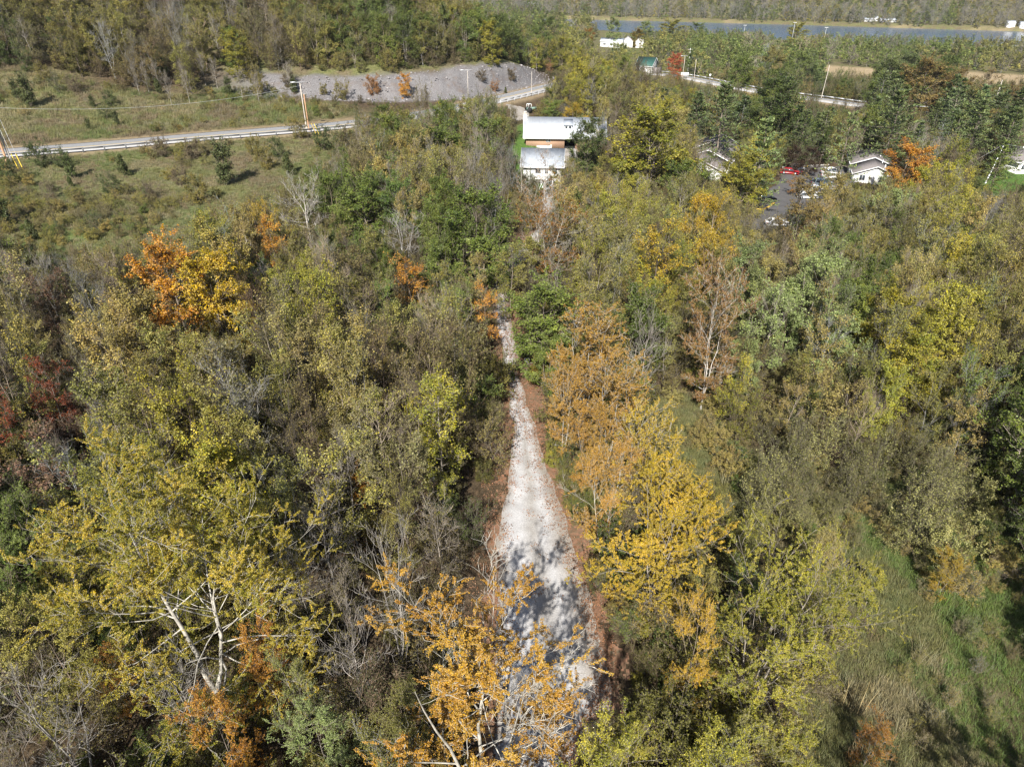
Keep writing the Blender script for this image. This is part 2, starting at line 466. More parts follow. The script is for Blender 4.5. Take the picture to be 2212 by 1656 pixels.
def make_pine(seed, Ht=12., spread=3.2, nw=13, per=6, n2=9, cb=.12, r0=.16, tuft=5, droop=-.25, leaf=.36, sparse=0.0):
    rng = np.random.default_rng(seed); U = rng.uniform
    K0 = 8
    z = np.linspace(0, Ht, K0); tt = z / Ht
    S = np.stack([rng.normal(0, .05, K0).cumsum(), rng.normal(0, .05, K0).cumsum(), z], -1)[None]
    S[0, :, :2] -= S[0, 0, :2]
    V, Q = tubes(S, (r0 * (1 - tt * .93))[None], 7)
    wV = [V]; wQ = [Q]; nv = len(V)
    m1 = nw * per
    lev = np.repeat(np.arange(nw), per)
    t = cb + (1 - cb) * (lev / nw) + U(-.02, .02, m1); t = np.clip(t, 0, .98)
    rel = (t - cb) / (1 - cb)
    L1 = spread * np.clip(1.02 - rel, .08, 1) ** .75 * U(.65, 1.15, m1) * (1 + .25 * np.sin(lev * 2.3))
    e = np.radians(-6 + 38 * rel + rng.normal(0, 6, m1)); az = np.tile(np.arange(per), nw) / per * 6.283 + np.repeat(U(0, 6.28, nw), per) + rng.normal(0, .2, m1)
    B1 = branch(rng, np.repeat(S, m1, 0), t, L1, e, az, 5, droop * .6, .05)
    B1[:, -1, 2] += .1 * L1
    R1 = (r0 * .3 * (1.1 - rel))[:, None] * (1 - np.linspace(0, 1, 5) * .85)[None]
    V, Q = tubes(B1, R1, 4); wV.append(V); wQ.append(Q + nv)
    m2 = m1 * n2
    p2 = np.repeat(np.arange(m1), n2)
    t2 = np.clip(.2 + .8 * (np.tile(np.arange(n2), m1) + U(0, 1, m2)) / n2, 0, 1)
    dirp = norm(B1[p2, -1] - B1[p2, 0])
    side = np.where(np.tile(np.arange(n2), m1) % 2 == 0, 1, -1)
    az2 = np.arctan2(dirp[:, 1], dirp[:, 0]) + side * U(.5, 1.0, m2)
    L2 = L1[p2] * (1.0 - t2 * .75) * .48 * U(.7, 1.2, m2) + .15
    B2 = branch(rng, B1[p2], t2, L2, np.arcsin(np.clip(dirp[:, 2], -1, 1)) + rng.normal(.08, .12, m2), az2, 3, .1, .08)
    V, Q = tubes(B2, np.repeat(np.array([[.014, .01, .005]]), m2, 0), 3)
    # needle sprays: slim quads fanned round each twig
    nl = m2 * tuft
    pi = np.repeat(np.arange(m2), tuft)
    if sparse:
        pi = pi[rng.random(nl) > sparse]; nl = len(pi)
    f = U(.05, 1.05, nl)[:, None]
    seg = B2[pi]
    c = seg[:, 0] * (1 - f) + seg[:, 2] * f + rng.normal(0, .05, (nl, 3))
    ax = norm(norm(seg[:, 2] - seg[:, 0]) + rng.normal(0, .55, (nl, 3)) + np.array([0, 0, .25]))
    b = norm(np.cross(ax, rng.normal(0, .5, (nl, 3)) + np.array([0, 0, 1.])))
    s = leaf * U(.7, 1.3, nl)[:, None]
    lv = np.stack([c - ax * s * .3, c + b * s * .24, c + ax * s * .7, c - b * s * .24], 1).reshape(-1, 3)
    clump = rng.random(m1)[p2[pi]]
    rnd = np.stack([np.clip(rng.random(nl) * .6 + clump * .5, 0, 1), U(.7, 1.25, nl) * (.85 + .3 * clump), U(.85, 1.1, nl)], -1)
    return dict(wV=np.concatenate(wV), wQ=np.concatenate(wQ), tV=V, tQ=Q, lV=lv, lQ=np.arange(nl * 4).reshape(-1, 4), rnd=rnd, H=Ht)

def mesh_pair(name, T, leafmat):
    trunk = np_mesh(name + "_trunk", T['wV'], T['wQ'], [M_BARK])
    trunk.polygons.foreach_set('use_smooth', np.ones(len(T['wQ']), bool))
    nt_ = len(T['tQ']); nl = len(T['lQ'])
    V = np.concatenate([T['tV'], T['lV']]); Q = np.concatenate([T['tQ'], T['lQ'] + len(T['tV'])])
    mi = np.concatenate([np.zeros(nt_), np.ones(nl)])
    rnd = np.concatenate([np.ones((nt_, 3)) * .5, T['rnd']]) if nl else np.ones((nt_, 3)) * .5
    crown = np_mesh(name + "_crown", V, Q, [M_BARK, leafmat], mi, rnd)
    return trunk, crown

def mesh_join(name, T, leafmat):
    nw = len(T['wV']); nt0 = len(T['tV'])
    V = np.concatenate([T['wV'], T['tV'], T['lV']])
    Q = np.concatenate([T['wQ'], T['tQ'] + nw, T['lQ'] + nw + nt0])
    nb = len(T['wQ']) + len(T['tQ'])
    mi = np.concatenate([np.zeros(nb), np.ones(len(T['lQ']))])
    rnd = np.concatenate([np.ones((nb, 3)) * .5, T['rnd']]) if len(T['lQ']) else np.ones((nb, 3)) * .5
    return np_mesh(name, V, Q, [M_BARK, leafmat], mi, rnd)

def make_tuft(seed, n=44, h=.6, spread=.5, w=.011, lean=.75):
    rng = np.random.default_rng(seed); U = rng.uniform
    az = U(0, 6.28, n); r = spread * np.sqrt(U(0, 1, n))
    p = np.stack([r * np.cos(az), r * np.sin(az), np.zeros(n)], -1)
    a2 = U(0, 6.28, n); L = h * U(.5, 1.15, n)
    d = np.stack([np.cos(a2), np.sin(a2), np.zeros(n)], -1) * (lean * U(.2, 1.2, n))[:, None]
    side = np.stack([-np.sin(a2), np.cos(a2), np.zeros(n)], -1) * w
    m = p + (np.array([0, 0, .6]) + d * .35) * L[:, None]
    e = p + (np.array([0, 0, .95]) + d * 1.0) * L[:, None]
    V = np.stack([p - side, p + side, m + side * .8, m - side * .8, e + side * .15, e - side * .15], 1).reshape(-1, 3)
    b = np.arange(n)[:, None] * 6
    Q = np.concatenate([b + np.array([0, 1, 2, 3]), b + np.array([3, 2, 4, 5])])
    rnd = np.stack([U(0, 1, n), U(.7, 1.3, n), U(.8, 1.1, n)], -1); rnd = np.concatenate([rnd, rnd])
    return np_mesh("tuft", V, Q, [M_GRASS], None, rnd)

def T(seed, **k): return make_tree(seed, **k)
KINDS = {   # kind: list of grown trees
 'dense':   ([T(11, Ht=10, cb=.12, spread=3.2, n1=20, n2=11, n3=5, leaves=11, leaf=.17, el=(-5, 60), rise=.25, wob=.16, t2m=.42, cl=.5),
              T(12, Ht=10, cb=.16, spread=3.0, n1=19, n2=11, n3=5, leaves=11, leaf=.17, stems=2, fork=.3, el=(-5, 60), rise=.25, wob=.16, t2m=.42, cl=.5),
              T(13, Ht=10, cb=.12, spread=3.4, n1=22, n2=10, n3=5, leaves=11, leaf=.17, stems=3, fork=.35, el=(-5, 55), rise=.25, wob=.16, t2m=.4, cl=.5)], M_LEAF),
 'fine':    ([T(17, Ht=10, cb=.14, spread=3.0, n1=22, n2=9, n3=6, leaves=24, leaf=.078, el=(0, 64), rise=.3, wob=.15, t2m=.36, cl=.5, r0=.09),
              T(18, Ht=10, cb=.18, spread=2.8, n1=22, n2=9, n3=6, leaves=22, leaf=.078, stems=2, fork=.35, el=(5, 64), rise=.3, wob=.15, t2m=.36, cl=.5, r0=.09, bare=.08),
              T(19, Ht=10, cb=.14, spread=2.8, n1=22, n2=9, n3=6, leaves=17, leaf=.078, stems=3, fork=.4, el=(5, 64), rise=.3, wob=.17, t2m=.3, cl=.5, r0=.08, bare=.12)], M_LEAF),
 'full':    ([T(15, Ht=10, cb=.10, spread=3.3, n1=38, n2=8, n3=5, leaves=13, leaf=.165, el=(-10, 60), rise=.2, wob=.14, t2m=.4, cl=.45),
              T(16, Ht=10, cb=.12, spread=3.3, n1=38, n2=8, n3=5, leaves=13, leaf=.165, stems=2, fork=.15, el=(-10, 60), rise=.2, wob=.14, t2m=.4, cl=.45)], M_LEAF),
 'open':    ([T(21, Ht=10, cb=.16, spread=2.6, n1=18, n2=9, n3=6, leaves=7.5, leaf=.14, el=(5, 65), bare=.12, r0=.10, rise=.3, wob=.16, t2m=.32, cl=.5),
              T(22, Ht=10, cb=.20, spread=2.4, n1=18, n2=9, n3=6, leaves=7.5, leaf=.14, stems=2, fork=.4, el=(5, 65), bare=.15, r0=.10, rise=.3, wob=.16, t2m=.32, cl=.5),
              T(23, Ht=10, cb=.16, spread=2.8, n1=18, n2=9, n3=6, leaves=6.5, leaf=.14, el=(0, 62), bare=.2, r0=.10, lean=.08, rise=.3, wob=.18, t2m=.3, cl=.5),
              T(24, Ht=10, cb=.20, spread=2.3, n1=17, n2=9, n3=6, leaves=7.5, leaf=.14, stems=3, fork=.45, el=(5, 65), bare=.1, r0=.09, rise=.3, wob=.16, t2m=.3, cl=.5)], M_LEAF),
 'slender': ([T(31, Ht=12, cb=.20, spread=1.9, n1=26, n2=7, n3=5, leaves=8, leaf=.14, shape='column', el=(20, 68), r0=.09, rise=.35, wob=.15, t2m=.3, cl=.5),
              T(32, Ht=12, cb=.28, spread=1.8, n1=24, n2=7, n3=5, leaves=7, leaf=.14, shape='column', el=(20, 68), r0=.09, stems=2, fork=.5, rise=.35, wob=.15, cl=.5),
              T(33, Ht=12, cb=.24, spread=2.1, n1=26, n2=7, n3=5, leaves=5.5, leaf=.14, shape='column', el=(15, 62), r0=.09, bare=.2, rise=.35, wob=.18, cl=.5)], M_LEAF),
 'bare':    ([T(41, Ht=10, cb=.25, spread=2.6, n1=20, n2=7, n3=5, leaves=1.6, leaf=.13, el=(15, 66), r0=.12, twig=.009, rise=.4, l3=.8, wob=.16),
              T(42, Ht=10, cb=.30, spread=2.4, n1=20, n2=7, n3=5, leaves=2.0, leaf=.13, stems=3, fork=.5, el=(20, 68), r0=.11, twig=.009, rise=.4, l3=.8, wob=.16),
              T(43, Ht=10, cb=.22, spread=2.3, n1=22, n2=7, n3=5, leaves=1.2, leaf=.13, el=(10, 62), r0=.11, stems=2, fork=.4, twig=.009, wob=.2, rise=.4, l3=.8)], M_LEAF),
 'dead':    ([T(45, Ht=10, cb=.30, spread=2.8, n1=17, n2=6, n3=5, leaves=.4, leaf=.13, el=(20, 68), r0=.13, twig=.009, rise=.5, l3=.9, wob=.13),
              T(46, Ht=10, cb=.30, spread=2.8, n1=18, n2=6, n3=5, leaves=.5, leaf=.13, stems=3, fork=.5, el=(20, 70), r0=.12, twig=.009, rise=.5, l3=.9, wob=.14)], M_LEAF),
 'pine':    ([make_pine(51, spread=3.9), make_pine(52, spread=3.4, nw=15), make_pine(53, spread=4.2, nw=12, per=7)], M_NEEDLE),
 'oldpine': ([make_pine(55, spread=3.6, nw=12, per=6, tuft=3, sparse=.35), make_pine(56, spread=3.6, nw=11, per=6, tuft=3, sparse=.45)], M_NEEDLE),
 'cedar':   ([T(61, Ht=3, cb=.02, spread=.95, n1=46, n2=6, n3=3, leaves=7, leaf=.13, shape='cone', el=(20, 60), r0=.05, l3=.2, twig=.005),
              T(62, Ht=3, cb=.02, spread=1.1, n1=46, n2=6, n3=3, leaves=7, leaf=.13, shape='round', el=(20, 60), r0=.05, l3=.2, twig=.005)], M_NEEDLE),
 'shrub':   ([T(71, Ht=2.4, cb=.03, spread=1.4, n1=28, n2=6, n3=4, leaves=13, leaf=.085, stems=4, fork=.5, el=(5, 55), r0=.03, l3=.35, twig=.005, rise=.3, wob=.2),
              T(72, Ht=2.4, cb=.03, spread=1.6, n1=28, n2=6, n3=4, leaves=11, leaf=.085, stems=4, fork=.6, el=(5, 55), r0=.03, l3=.35, twig=.005, rise=.3, wob=.2),
              T(73, Ht=2.0, cb=.03, spread=1.5, n1=24, n2=6, n3=4, leaves=6, leaf=.085, stems=5, fork=.6, el=(5, 60), r0=.025, l3=.4, twig=.006, rise=.3, wob=.25)], M_LEAF),
 'thicket': ([T(81, Ht=3.2, cb=.02, spread=1.5, n1=30, n2=7, n3=6, leaves=4.2, leaf=.085, stems=6, fork=.6, el=(30, 75), r0=.022, l3=.45, twig=.0055, shape='vase', wob=.2),
              T(82, Ht=3.2, cb=.02, spread=1.6, n1=30, n2=7, n3=6, leaves=3.4, leaf=.085, stems=6, fork=.7, el=(30, 75), r0=.022, l3=.45, twig=.0055, shape='vase', wob=.2)], M_LEAF),
 'fardense': ([T(91, Ht=10, cb=.04, spread=4.6, n1=20, n2=6, n3=0, leaves=22, leaf=.42, el=(-5, 58), rise=.2, t2m=.5, cl=.6),
               T(92, Ht=10, cb=.04, spread=4.4, n1=20, n2=6, n3=0, leaves=20, leaf=.42, stems=2, el=(-5, 58), rise=.2, t2m=.5, cl=.6)], M_LEAF),
 'farbare': ([T(95, Ht=10, cb=.08, spread=3.4, n1=22, n2=6, n3=2, leaves=2.0, leaf=.38, el=(10, 60), twig=.03, l3=1.2, rise=.3),
              T(96, Ht=10, cb=.08, spread=3.2, n1=22, n2=6, n3=2, leaves=1.3, leaf=.38, stems=2, el=(15, 60), twig=.03, l3=1.2, rise=.3)], M_LEAF),
}
def measure(t):
    V = np.concatenate([t['tV'], t['lV']]) if len(t['lV']) > 600 else t['tV']
    c = V[:, :2].mean(0)
    return float(np.percentile(V[:, 2], 99.3)), float(np.percentile(np.hypot(*(V[:, :2] - c).T), 93))
MEAS = {k: [measure(t) for t in v[0]] for k, v in KINDS.items()}
RAD = {k: float(np.mean([m[1] for m in v])) for k, v in MEAS.items()}
PAIRS = {}; JOINED = {}
for k, (lst, lm) in KINDS.items():
    if not k.startswith('far'):
        PAIRS[k] = [mesh_pair(k, t, lm) for t in lst]
    JOINED[k] = [mesh_join(k, t, lm) for t in lst]
HT = {k: [m[0] for m in v] for k, v in MEAS.items()}
print('RAD', RAD, {k: round(v[0], 1) for k, v in HT.items()})

PROTO = bpy.data.collections.new("prototypes")       # never linked to the scene
PIDX = {}
def add_proto(key, me):
    i = len(PIDX)
    o = bpy.data.objects.new("p%03d" % i, me)
    PROTO.objects.link(o)
    PIDX[key] = i
for k, lst in JOINED.items():
    for j, me in enumerate(lst): add_proto((k, j), me)
for j in range(3): add_proto(('tuft', j), make_tuft(200 + j))
for j in range(2): add_proto(('reed', j), make_tuft(210 + j, n=44, h=1.7, spread=.5, w=.014, lean=.4))
def leaf_patch(seed, n=14, r=.5, s=.13):
    rng = np.random.default_rng(seed)
    c = np.stack([rng.uniform(-r, r, n), rng.uniform(-r, r, n), rng.uniform(.01, .05, n)], -1)
    nr = norm(rng.normal(0, .25, (n, 3)) + np.array([0, 0, 1.])); a = norm(np.cross(nr, rng.normal(0, 1, (n, 3)))); b = np.cross(nr, a)
    z = s * rng.uniform(.6, 1.2, n)[:, None]
    V = np.stack([c + a * z * .5, c + b * z * .4, c - a * z * .5, c - b * z * .4], 1).reshape(-1, 3)
    return np_mesh("leafpatch", V, np.arange(n * 4).reshape(-1, 4), [M_LEAF], None, np.stack([rng.random(n), rng.uniform(.6, 1.3, n), rng.uniform(.8, 1.1, n)], -1))
for j in range(3): add_proto(('leaves', j), leaf_patch(220 + j))
def stone_mesh(seed):
    rng = np.random.default_rng(seed)
    v = np.array([(-1, -1, -1), (1, -1, -1), (1, 1, -1), (-1, 1, -1), (-1, -1, 1), (1, -1, 1), (1, 1, 1), (-1, 1, 1)], float) * .5
    v = v * rng.uniform(.6, 1.2, (8, 3)) * np.array([1, 1, .6])
    q = [(0, 3, 2, 1), (4, 5, 6, 7), (0, 1, 5, 4), (1, 2, 6, 5), (2, 3, 7, 6), (3, 0, 4, 7)]
    return np_mesh("stone", v, q, [M_STONE])
M_STONE = simple("rock_rubble", (.20, .19, .195), .9, .2, noise=(.30, .28, .28), ns=3)
for j in range(3): add_proto(('stone', j), stone_mesh(230 + j))

class Scatter:
    """many points, each an instance of a prototype: one stuff object"""
    def __init__(s): s.p = []; s.i = []; s.r = []; s.s = []; s.t = []; s.t2 = []; s.b = []
    def add(s, key, pos, rz, scl, t1, t2, bark):
        s.p.append(pos); s.i.append(PIDX[key]); s.r.append((0, 0, rz) if np.isscalar(rz) else rz); s.s.append(scl); s.t.append(t1); s.t2.append(t2); s.b.append(bark)
    def build(s, name, label):
        me = bpy.data.meshes.new(name)
        n = len(s.p)
        me.vertices.add(n); me.vertices.foreach_set('co', np.array(s.p, np.float32).ravel())
        def at(nm, ty, f, arr): me.attributes.new(nm, ty, 'POINT').data.foreach_set(f, np.array(arr).ravel())
        at('idx', 'INT', 'value', np.array(s.i, np.int32))
        at('rot', 'FLOAT_VECTOR', 'vector', np.array(s.r, np.float32)); at('scl', 'FLOAT_VECTOR', 'vector', np.array(s.s, np.float32))
        at('tint', 'FLOAT_VECTOR', 'vector', np.array(s.t, np.float32)); at('tint2', 'FLOAT_VECTOR', 'vector', np.array(s.t2, np.float32))
        at('bark', 'FLOAT_VECTOR', 'vector', np.array(s.b, np.float32))
        o = link(name, me)
        ng = bpy.data.node_groups.new(name, 'GeometryNodeTree')
        ng.interface.new_socket("Geometry", in_out='INPUT', socket_type='NodeSocketGeometry')
        ng.interface.new_socket("Geometry", in_out='OUTPUT', socket_type='NodeSocketGeometry')
        gi = ng.nodes.new('NodeGroupInput'); go = ng.nodes.new('NodeGroupOutput')
        ci = ng.nodes.new('GeometryNodeCollectionInfo'); ci.inputs['Collection'].default_value = PROTO
        ci.inputs['Separate Children'].default_value = True; ci.inputs['Reset Children'].default_value = True
        ip = ng.nodes.new('GeometryNodeInstanceOnPoints'); ip.inputs['Pick Instance'].default_value = True
        def na(nm, ty):
            q = ng.nodes.new('GeometryNodeInputNamedAttribute'); q.data_type = ty; q.inputs[0].default_value = nm
            return q.outputs[0]
        L = ng.links.new
        L(gi.outputs[0], ip.inputs['Points']); L(ci.outputs[0], ip.inputs['Instance'])
        L(na('idx', 'INT'), ip.inputs['Instance Index']); L(na('scl', 'FLOAT_VECTOR'), ip.inputs['Scale'])
        er = ng.nodes.new('FunctionNodeEulerToRotation'); L(na('rot', 'FLOAT_VECTOR'), er.inputs[0]); L(er.outputs[0], ip.inputs['Rotation'])
        L(ip.outputs[0], go.inputs[0])
        md = o.modifiers.new("scatter", 'NODES'); md.node_group = ng
        tag(o, label, None, None, 'stuff')
        return o
# ------------------------------------------------------------ areas, traced on the ground
def ground_poly(pts): return [tuple(G(u, v)[:2]) for u, v in pts]
A_LEFT = ground_poly([(-300, 345), (0, 345), (200, 325), (420, 300), (640, 288), (740, 272), (800, 290), (740, 340), (710, 405), (640, 440), (560, 475), (480, 520), (400, 555), (250, 575), (120, 585), (0, 580), (-300, 620)])
A_UP = ground_poly([(-300, 335), (0, 315), (300, 295), (620, 268), (740, 252), (775, 238), (700, 222), (640, 195), (560, 188), (480, 190), (420, 205), (330, 205), (250, 185), (150, 165), (60, 150), (0, 140), (-300, 130)])
A_MARSH = ground_poly([(1400, 865), (1470, 850), (1545, 900), (1590, 970), (1700, 1010), (1850, 1020), (2000, 1010), (2130, 1040), (2190, 1150), (2260, 1400), (2300, 1900), (1650, 1900), (1720, 1500), (1780, 1300), (1700, 1190), (1560, 1200), (1490, 1130), (1450, 1040), (1440, 960)])
A_THICK = ground_poly([(1600, 1090), (1700, 1020), (2000, 1015), (2140, 1050), (2150, 1130), (2010, 1235), (1800, 1225), (1640, 1190), (1560, 1130)])
A_FIELD = ground_poly([(1770, 142), (1900, 148), (2212, 162), (2450, 172), (2450, 205), (2212, 200), (2050, 190), (1870, 185), (1770, 170)])
A_HOUSE = ground_poly([(1112, 268), (1318, 268), (1305, 325), (1235, 385), (1215, 412), (1125, 412), (1095, 340)])
A_DRIVE = ground_poly([(1085, 215), (1150, 206), (1195, 222), (1160, 262), (1100, 262)])
A_LOT = ground_poly([(1690, 362), (1830, 358), (1850, 400), (1840, 450), (1770, 505), (1660, 512), (1580, 490), (1640, 420)])
A_B1 = ground_poly([(1480, 335), (1620, 315), (1600, 395), (1500, 410)])
A_B2 = ground_poly([(1840, 360), (1950, 335), (1925, 420), (1840, 420)])
A_LAWN = ground_poly([(2090, 385), (2212, 352), (2450, 370), (2300, 435), (2160, 428), (2085, 412)])
A_FARB = ground_poly([(1270, 88), (1345, 88), (1345, 116), (1280, 118)])
A_GREENH = ground_poly([(1355, 135), (1420, 140), (1420, 165), (1360, 166)])
NOTREE = [A_LEFT, A_UP, A_MARSH, A_FIELD, A_HOUSE, A_DRIVE, A_LOT, A_B1, A_B2, A_LAWN, A_FARB, A_GREENH]

def soft(px, py, poly, w=3.0):
    d, _, _, _ = seg_dist(px, py, poly, True)
    s = np.where(in_poly(px, py, poly), d, -d) + (fnoise(px, py, 7, 77) - .5) * w * 2
    return smooth(-w, w, s)

# ------------------------------------------------------------ ground sheet
gx = 20 * np.sinh(np.linspace(-4.75, 4.75, 400))
gy = 25 + 60 * np.sinh(np.linspace(math.asinh(-110 / 60), math.asinh(1750 / 60), 470))
GX, GY = np.meshgrid(gx, gy)
GZ = H(GX, GY)
nx_, ny_ = len(gx), len(gy)
ii = (np.arange(ny_ - 1)[:, None] * nx_ + np.arange(nx_ - 1)[None]).ravel()
gm = np_mesh("ground", np.stack([GX, GY, GZ], -1).reshape(-1, 3), np.stack([ii, ii + 1, ii + 1 + nx_, ii + nx_], -1), [])
gm.polygons.foreach_set('use_smooth', np.ones(len(ii), bool))
fx, fy = GX.ravel(), GY.ravel()
d2g, _, s2g, ssg = seg_dist(fx, fy, CUT)
band = smooth(8, 12, d2g * s2g) * (1 - smooth(40, 60, d2g * s2g))
green = np.maximum.reduce([band, smooth(290, 340, fy) * .85, soft(fx, fy, A_LEFT, 5), soft(fx, fy, A_UP, 6), soft(fx, fy, A_MARSH, 2.5), soft(fx, fy, A_LAWN, 2), soft(fx, fy, A_HOUSE, 2)])
dry = np.maximum(soft(fx, fy, A_FIELD, 4), np.zeros(len(fx)))
d_h, _, _, _ = seg_dist(fx, fy, HWY)
verge = (1 - smooth(5.5, 9.0, d_h + (fnoise(fx, fy, 6, 5) - .5) * 2))
dry = np.maximum(dry, verge * .75)
d2, _, s2, ss = seg_dist(fx, fy, CUT); d2 = d2 * s2 + (fnoise(fx, fy, 9, 31) - .5) * 3.5
rock = smooth(-4, -.5, d2) * (1 - smooth(9.5, 12.5, d2 + (fnoise(fx, fy, 5, 8) - .5) * 4)) * smooth(12, 34, ss) * (1 - smooth(138, 160, ss + (fnoise(fx, fy, 7, 19) - .5) * 20))
rock *= smooth(5, 8, d_h)
dfs, _, sfs, _ = seg_dist(fx, fy, FAR_SHORE)
dry = np.maximum(dry, (1 - smooth(3, 7, np.abs(dfs * sfs - 3))) * smooth(.55, .68, vnoise(fx, fy, 26, 6)) * .45)
at = gm.attributes.new('zone', 'FLOAT_VECTOR', 'POINT')
at.data.foreach_set('vector', np.stack([green, dry, rock], -1).astype(np.float32).ravel())
lawn = np.maximum(soft(fx, fy, A_LAWN, 2), soft(fx, fy, A_HOUSE, 2)) + .4 * soft(fx, fy, A_MARSH, 2) * smooth(16, 27, fx) * smooth(.35, .6, fnoise(fx, fy, 9, 12)) \
    + .5 * soft(fx, fy, A_LEFT, 4) * smooth(.5, .68, fnoise(fx, fy, 16, 14))
at = gm.attributes.new('lush', 'FLOAT', 'POINT'); at.data.foreach_set('value', np.clip(lawn, 0, 1).astype(np.float32))

def ground_material():
    m, n, out = new_mat("ground")
    tc = N(n, "ShaderNodeTexCoord")
    def noise(s, d=6, r=.6):
        t = N(n, "ShaderNodeTexNoise"); t.inputs['Scale'].default_value = s; t.inputs['Detail'].default_value = d; t.inputs['Roughness'].default_value = r
        n.links.new(tc.outputs['Object'], t.inputs['Vector']); return t.outputs[0]
    def ramp(f, stops):
        r = N(n, "ShaderNodeValToRGB"); e = r.color_ramp.elements
        while len(e) < len(stops): e.new(.5)
        for q, (p, c) in zip(e, stops): q.position = p; q.color = (*c, 1)
        n.links.new(f, r.inputs[0]); return r.outputs[0]
    def mix(f, a, b):
        x = N(n, "ShaderNodeMix", data_type='RGBA')
        n.links.new(f, x.inputs[0]); n.links.new(a, x.inputs[6]); n.links.new(b, x.inputs[7]); return x.outputs[2]
    fine = noise(1.4, 10, .75); mid = noise(.16, 5, .6); speck = noise(5.5, 4, .8)
    litter = ramp(fine, [(.3, (.035, .026, .017)), (.5, (.085, .062, .038)), (.68, (.16, .11, .065))])
    grass = ramp(fine, [(.28, (.045, .055, .018)), (.46, (.115, .125, .045)), (.60, (.19, .18, .08)), (.75, (.26, .22, .12))])
    brown = ramp(fine, [(.3, (.06, .048, .03)), (.5, (.14, .115, .065)), (.72, (.25, .205, .13))])
    patch = N(n, "ShaderNodeMapRange"); patch.inputs[1].default_value = .42; patch.inputs[2].default_value = .62; n.links.new(mid, patch.inputs[0])
    grass = mix(patch.outputs[0], grass, brown)
    lush = ramp(fine, [(.3, (.035, .07, .014)), (.5, (.085, .155, .032)), (.7, (.14, .20, .055))])
    la = N(n, "ShaderNodeAttribute", attribute_name='lush'); grass = mix(la.outputs['Fac'], grass, lush)
    tan = ramp(fine, [(.3, (.20, .145, .085)), (.5, (.33, .255, .155)), (.7, (.42, .33, .21))])
    w = N(n, "ShaderNodeTexVoronoi"); w.inputs['Scale'].default_value = 1.1; n.links.new(tc.outputs['Object'], w.inputs['Vector'])
    rk = ramp(speck, [(.30, (.05, .045, .043)), (.48, (.16, .152, .152)), (.66, (.30, .29, .29))])
    rk2 = ramp(noise(.35, 8, .7), [(.4, (.14, .13, .135)), (.6, (.15, .115, .09)), (.72, (.11, .08, .055))])
    rk = mix(ramp(noise(.22, 6, .65), [(.48, (0, 0, 0)), (.66, (.75, .75, .75))]), rk, rk2)
    z = N(n, "ShaderNodeAttribute", attribute_name='zone'); sp = N(n, "ShaderNodeSeparateXYZ"); n.links.new(z.outputs['Vector'], sp.inputs[0])
    c = mix(sp.outputs[0], litter, grass); c = mix(sp.outputs[1], c, tan); c = mix(sp.outputs[2], c, rk)
    b = N(n, "ShaderNodeBsdfPrincipled"); b.inputs['Roughness'].default_value = .95; b.inputs['Specular IOR Level'].default_value = .1
    n.links.new(c, b.inputs['Base Color'])
    bp = N(n, "ShaderNodeBump"); bp.inputs['Strength'].default_value = .9; bp.inputs['Distance'].default_value = .35
    n.links.new(fine, bp.inputs['Height']); n.links.new(bp.outputs[0], b.inputs['Normal']); n.links.new(b.outputs[0], out.inputs[0])
    return m
gm.materials.append(ground_material())
tag(link("ground", gm), "rolling ground of leaf litter, rough meadow and grey rock cut", None, None, 'structure')

# river
wm, n_, o_ = new_mat("river_water")
b_ = N(n_, "ShaderNodeBsdfPrincipled"); b_.inputs['Base Color'].default_value = (.045, .10, .20, 1); b_.inputs['Roughness'].default_value = .12  # blue base colour paints in the sky reflection the dim sky lacks
tcw = N(n_, "ShaderNodeTexCoord"); nw_ = N(n_, "ShaderNodeTexNoise"); nw_.inputs['Scale'].default_value = .35; nw_.inputs['Detail'].default_value = 5
mpw = N(n_, "ShaderNodeMapping"); mpw.inputs['Scale'].default_value = (.5, 1.6, 1)
n_.links.new(tcw.outputs['Object'], mpw.inputs[0]); n_.links.new(mpw.outputs[0], nw_.inputs['Vector'])
bpw = N(n_, "ShaderNodeBump"); bpw.inputs['Strength'].default_value = .5; bpw.inputs['Distance'].default_value = .5
n_.links.new(nw_.outputs[0], bpw.inputs['Height']); n_.links.new(bpw.outputs[0], b_.inputs['Normal']); n_.links.new(b_.outputs[0], o_.inputs[0])
def offset_poly(poly, d):
    P = np.array(poly, float); T_ = np.gradient(P, axis=0); T_ /= np.linalg.norm(T_, axis=1, keepdims=True)
    return P + np.stack([-T_[:, 1], T_[:, 0]], -1) * d
def strip_mesh(name, Lp, Rp, zf, mats, nseg=2, jit=0.0, thick=0.0):
    Lp = np.asarray(Lp, float); Rp = np.asarray(Rp, float); n = len(Lp)
    t = np.linspace(0, 1, nseg + 1)[None, :, None]
    P = Lp[:, None, :2] * (1 - t) + Rp[:, None, :2] * t
    Z = zf(P[..., 0], P[..., 1])
    V = np.concatenate([P, Z[..., None]], -1)
    if thick:
        lo = V[:, [0]].copy(); lo[..., 2] -= thick; hi = V[:, [-1]].copy(); hi[..., 2] -= thick
        V = np.concatenate([lo, V, hi], 1)
    k = V.shape[1]
    b = (np.arange(n - 1)[:, None] * k + np.arange(k - 1)[None]).ravel()
    me = np_mesh(name, V.reshape(-1, 3), np.stack([b, b + 1, b + 1 + k, b + k], -1), mats)
    me.attributes.new('across', 'FLOAT', 'POINT').data.foreach_set('value', np.tile(np.linspace(0, 1, k), n).astype(np.float32))
    return me
rl = catmull([(x, y) for x, y in offset_poly(NEAR_SHORE, -14)], 30); rr_ = catmull([(x, y) for x, y in offset_poly(FAR_SHORE, 14)], 30)
kk = min(len(rl), len(rr_))
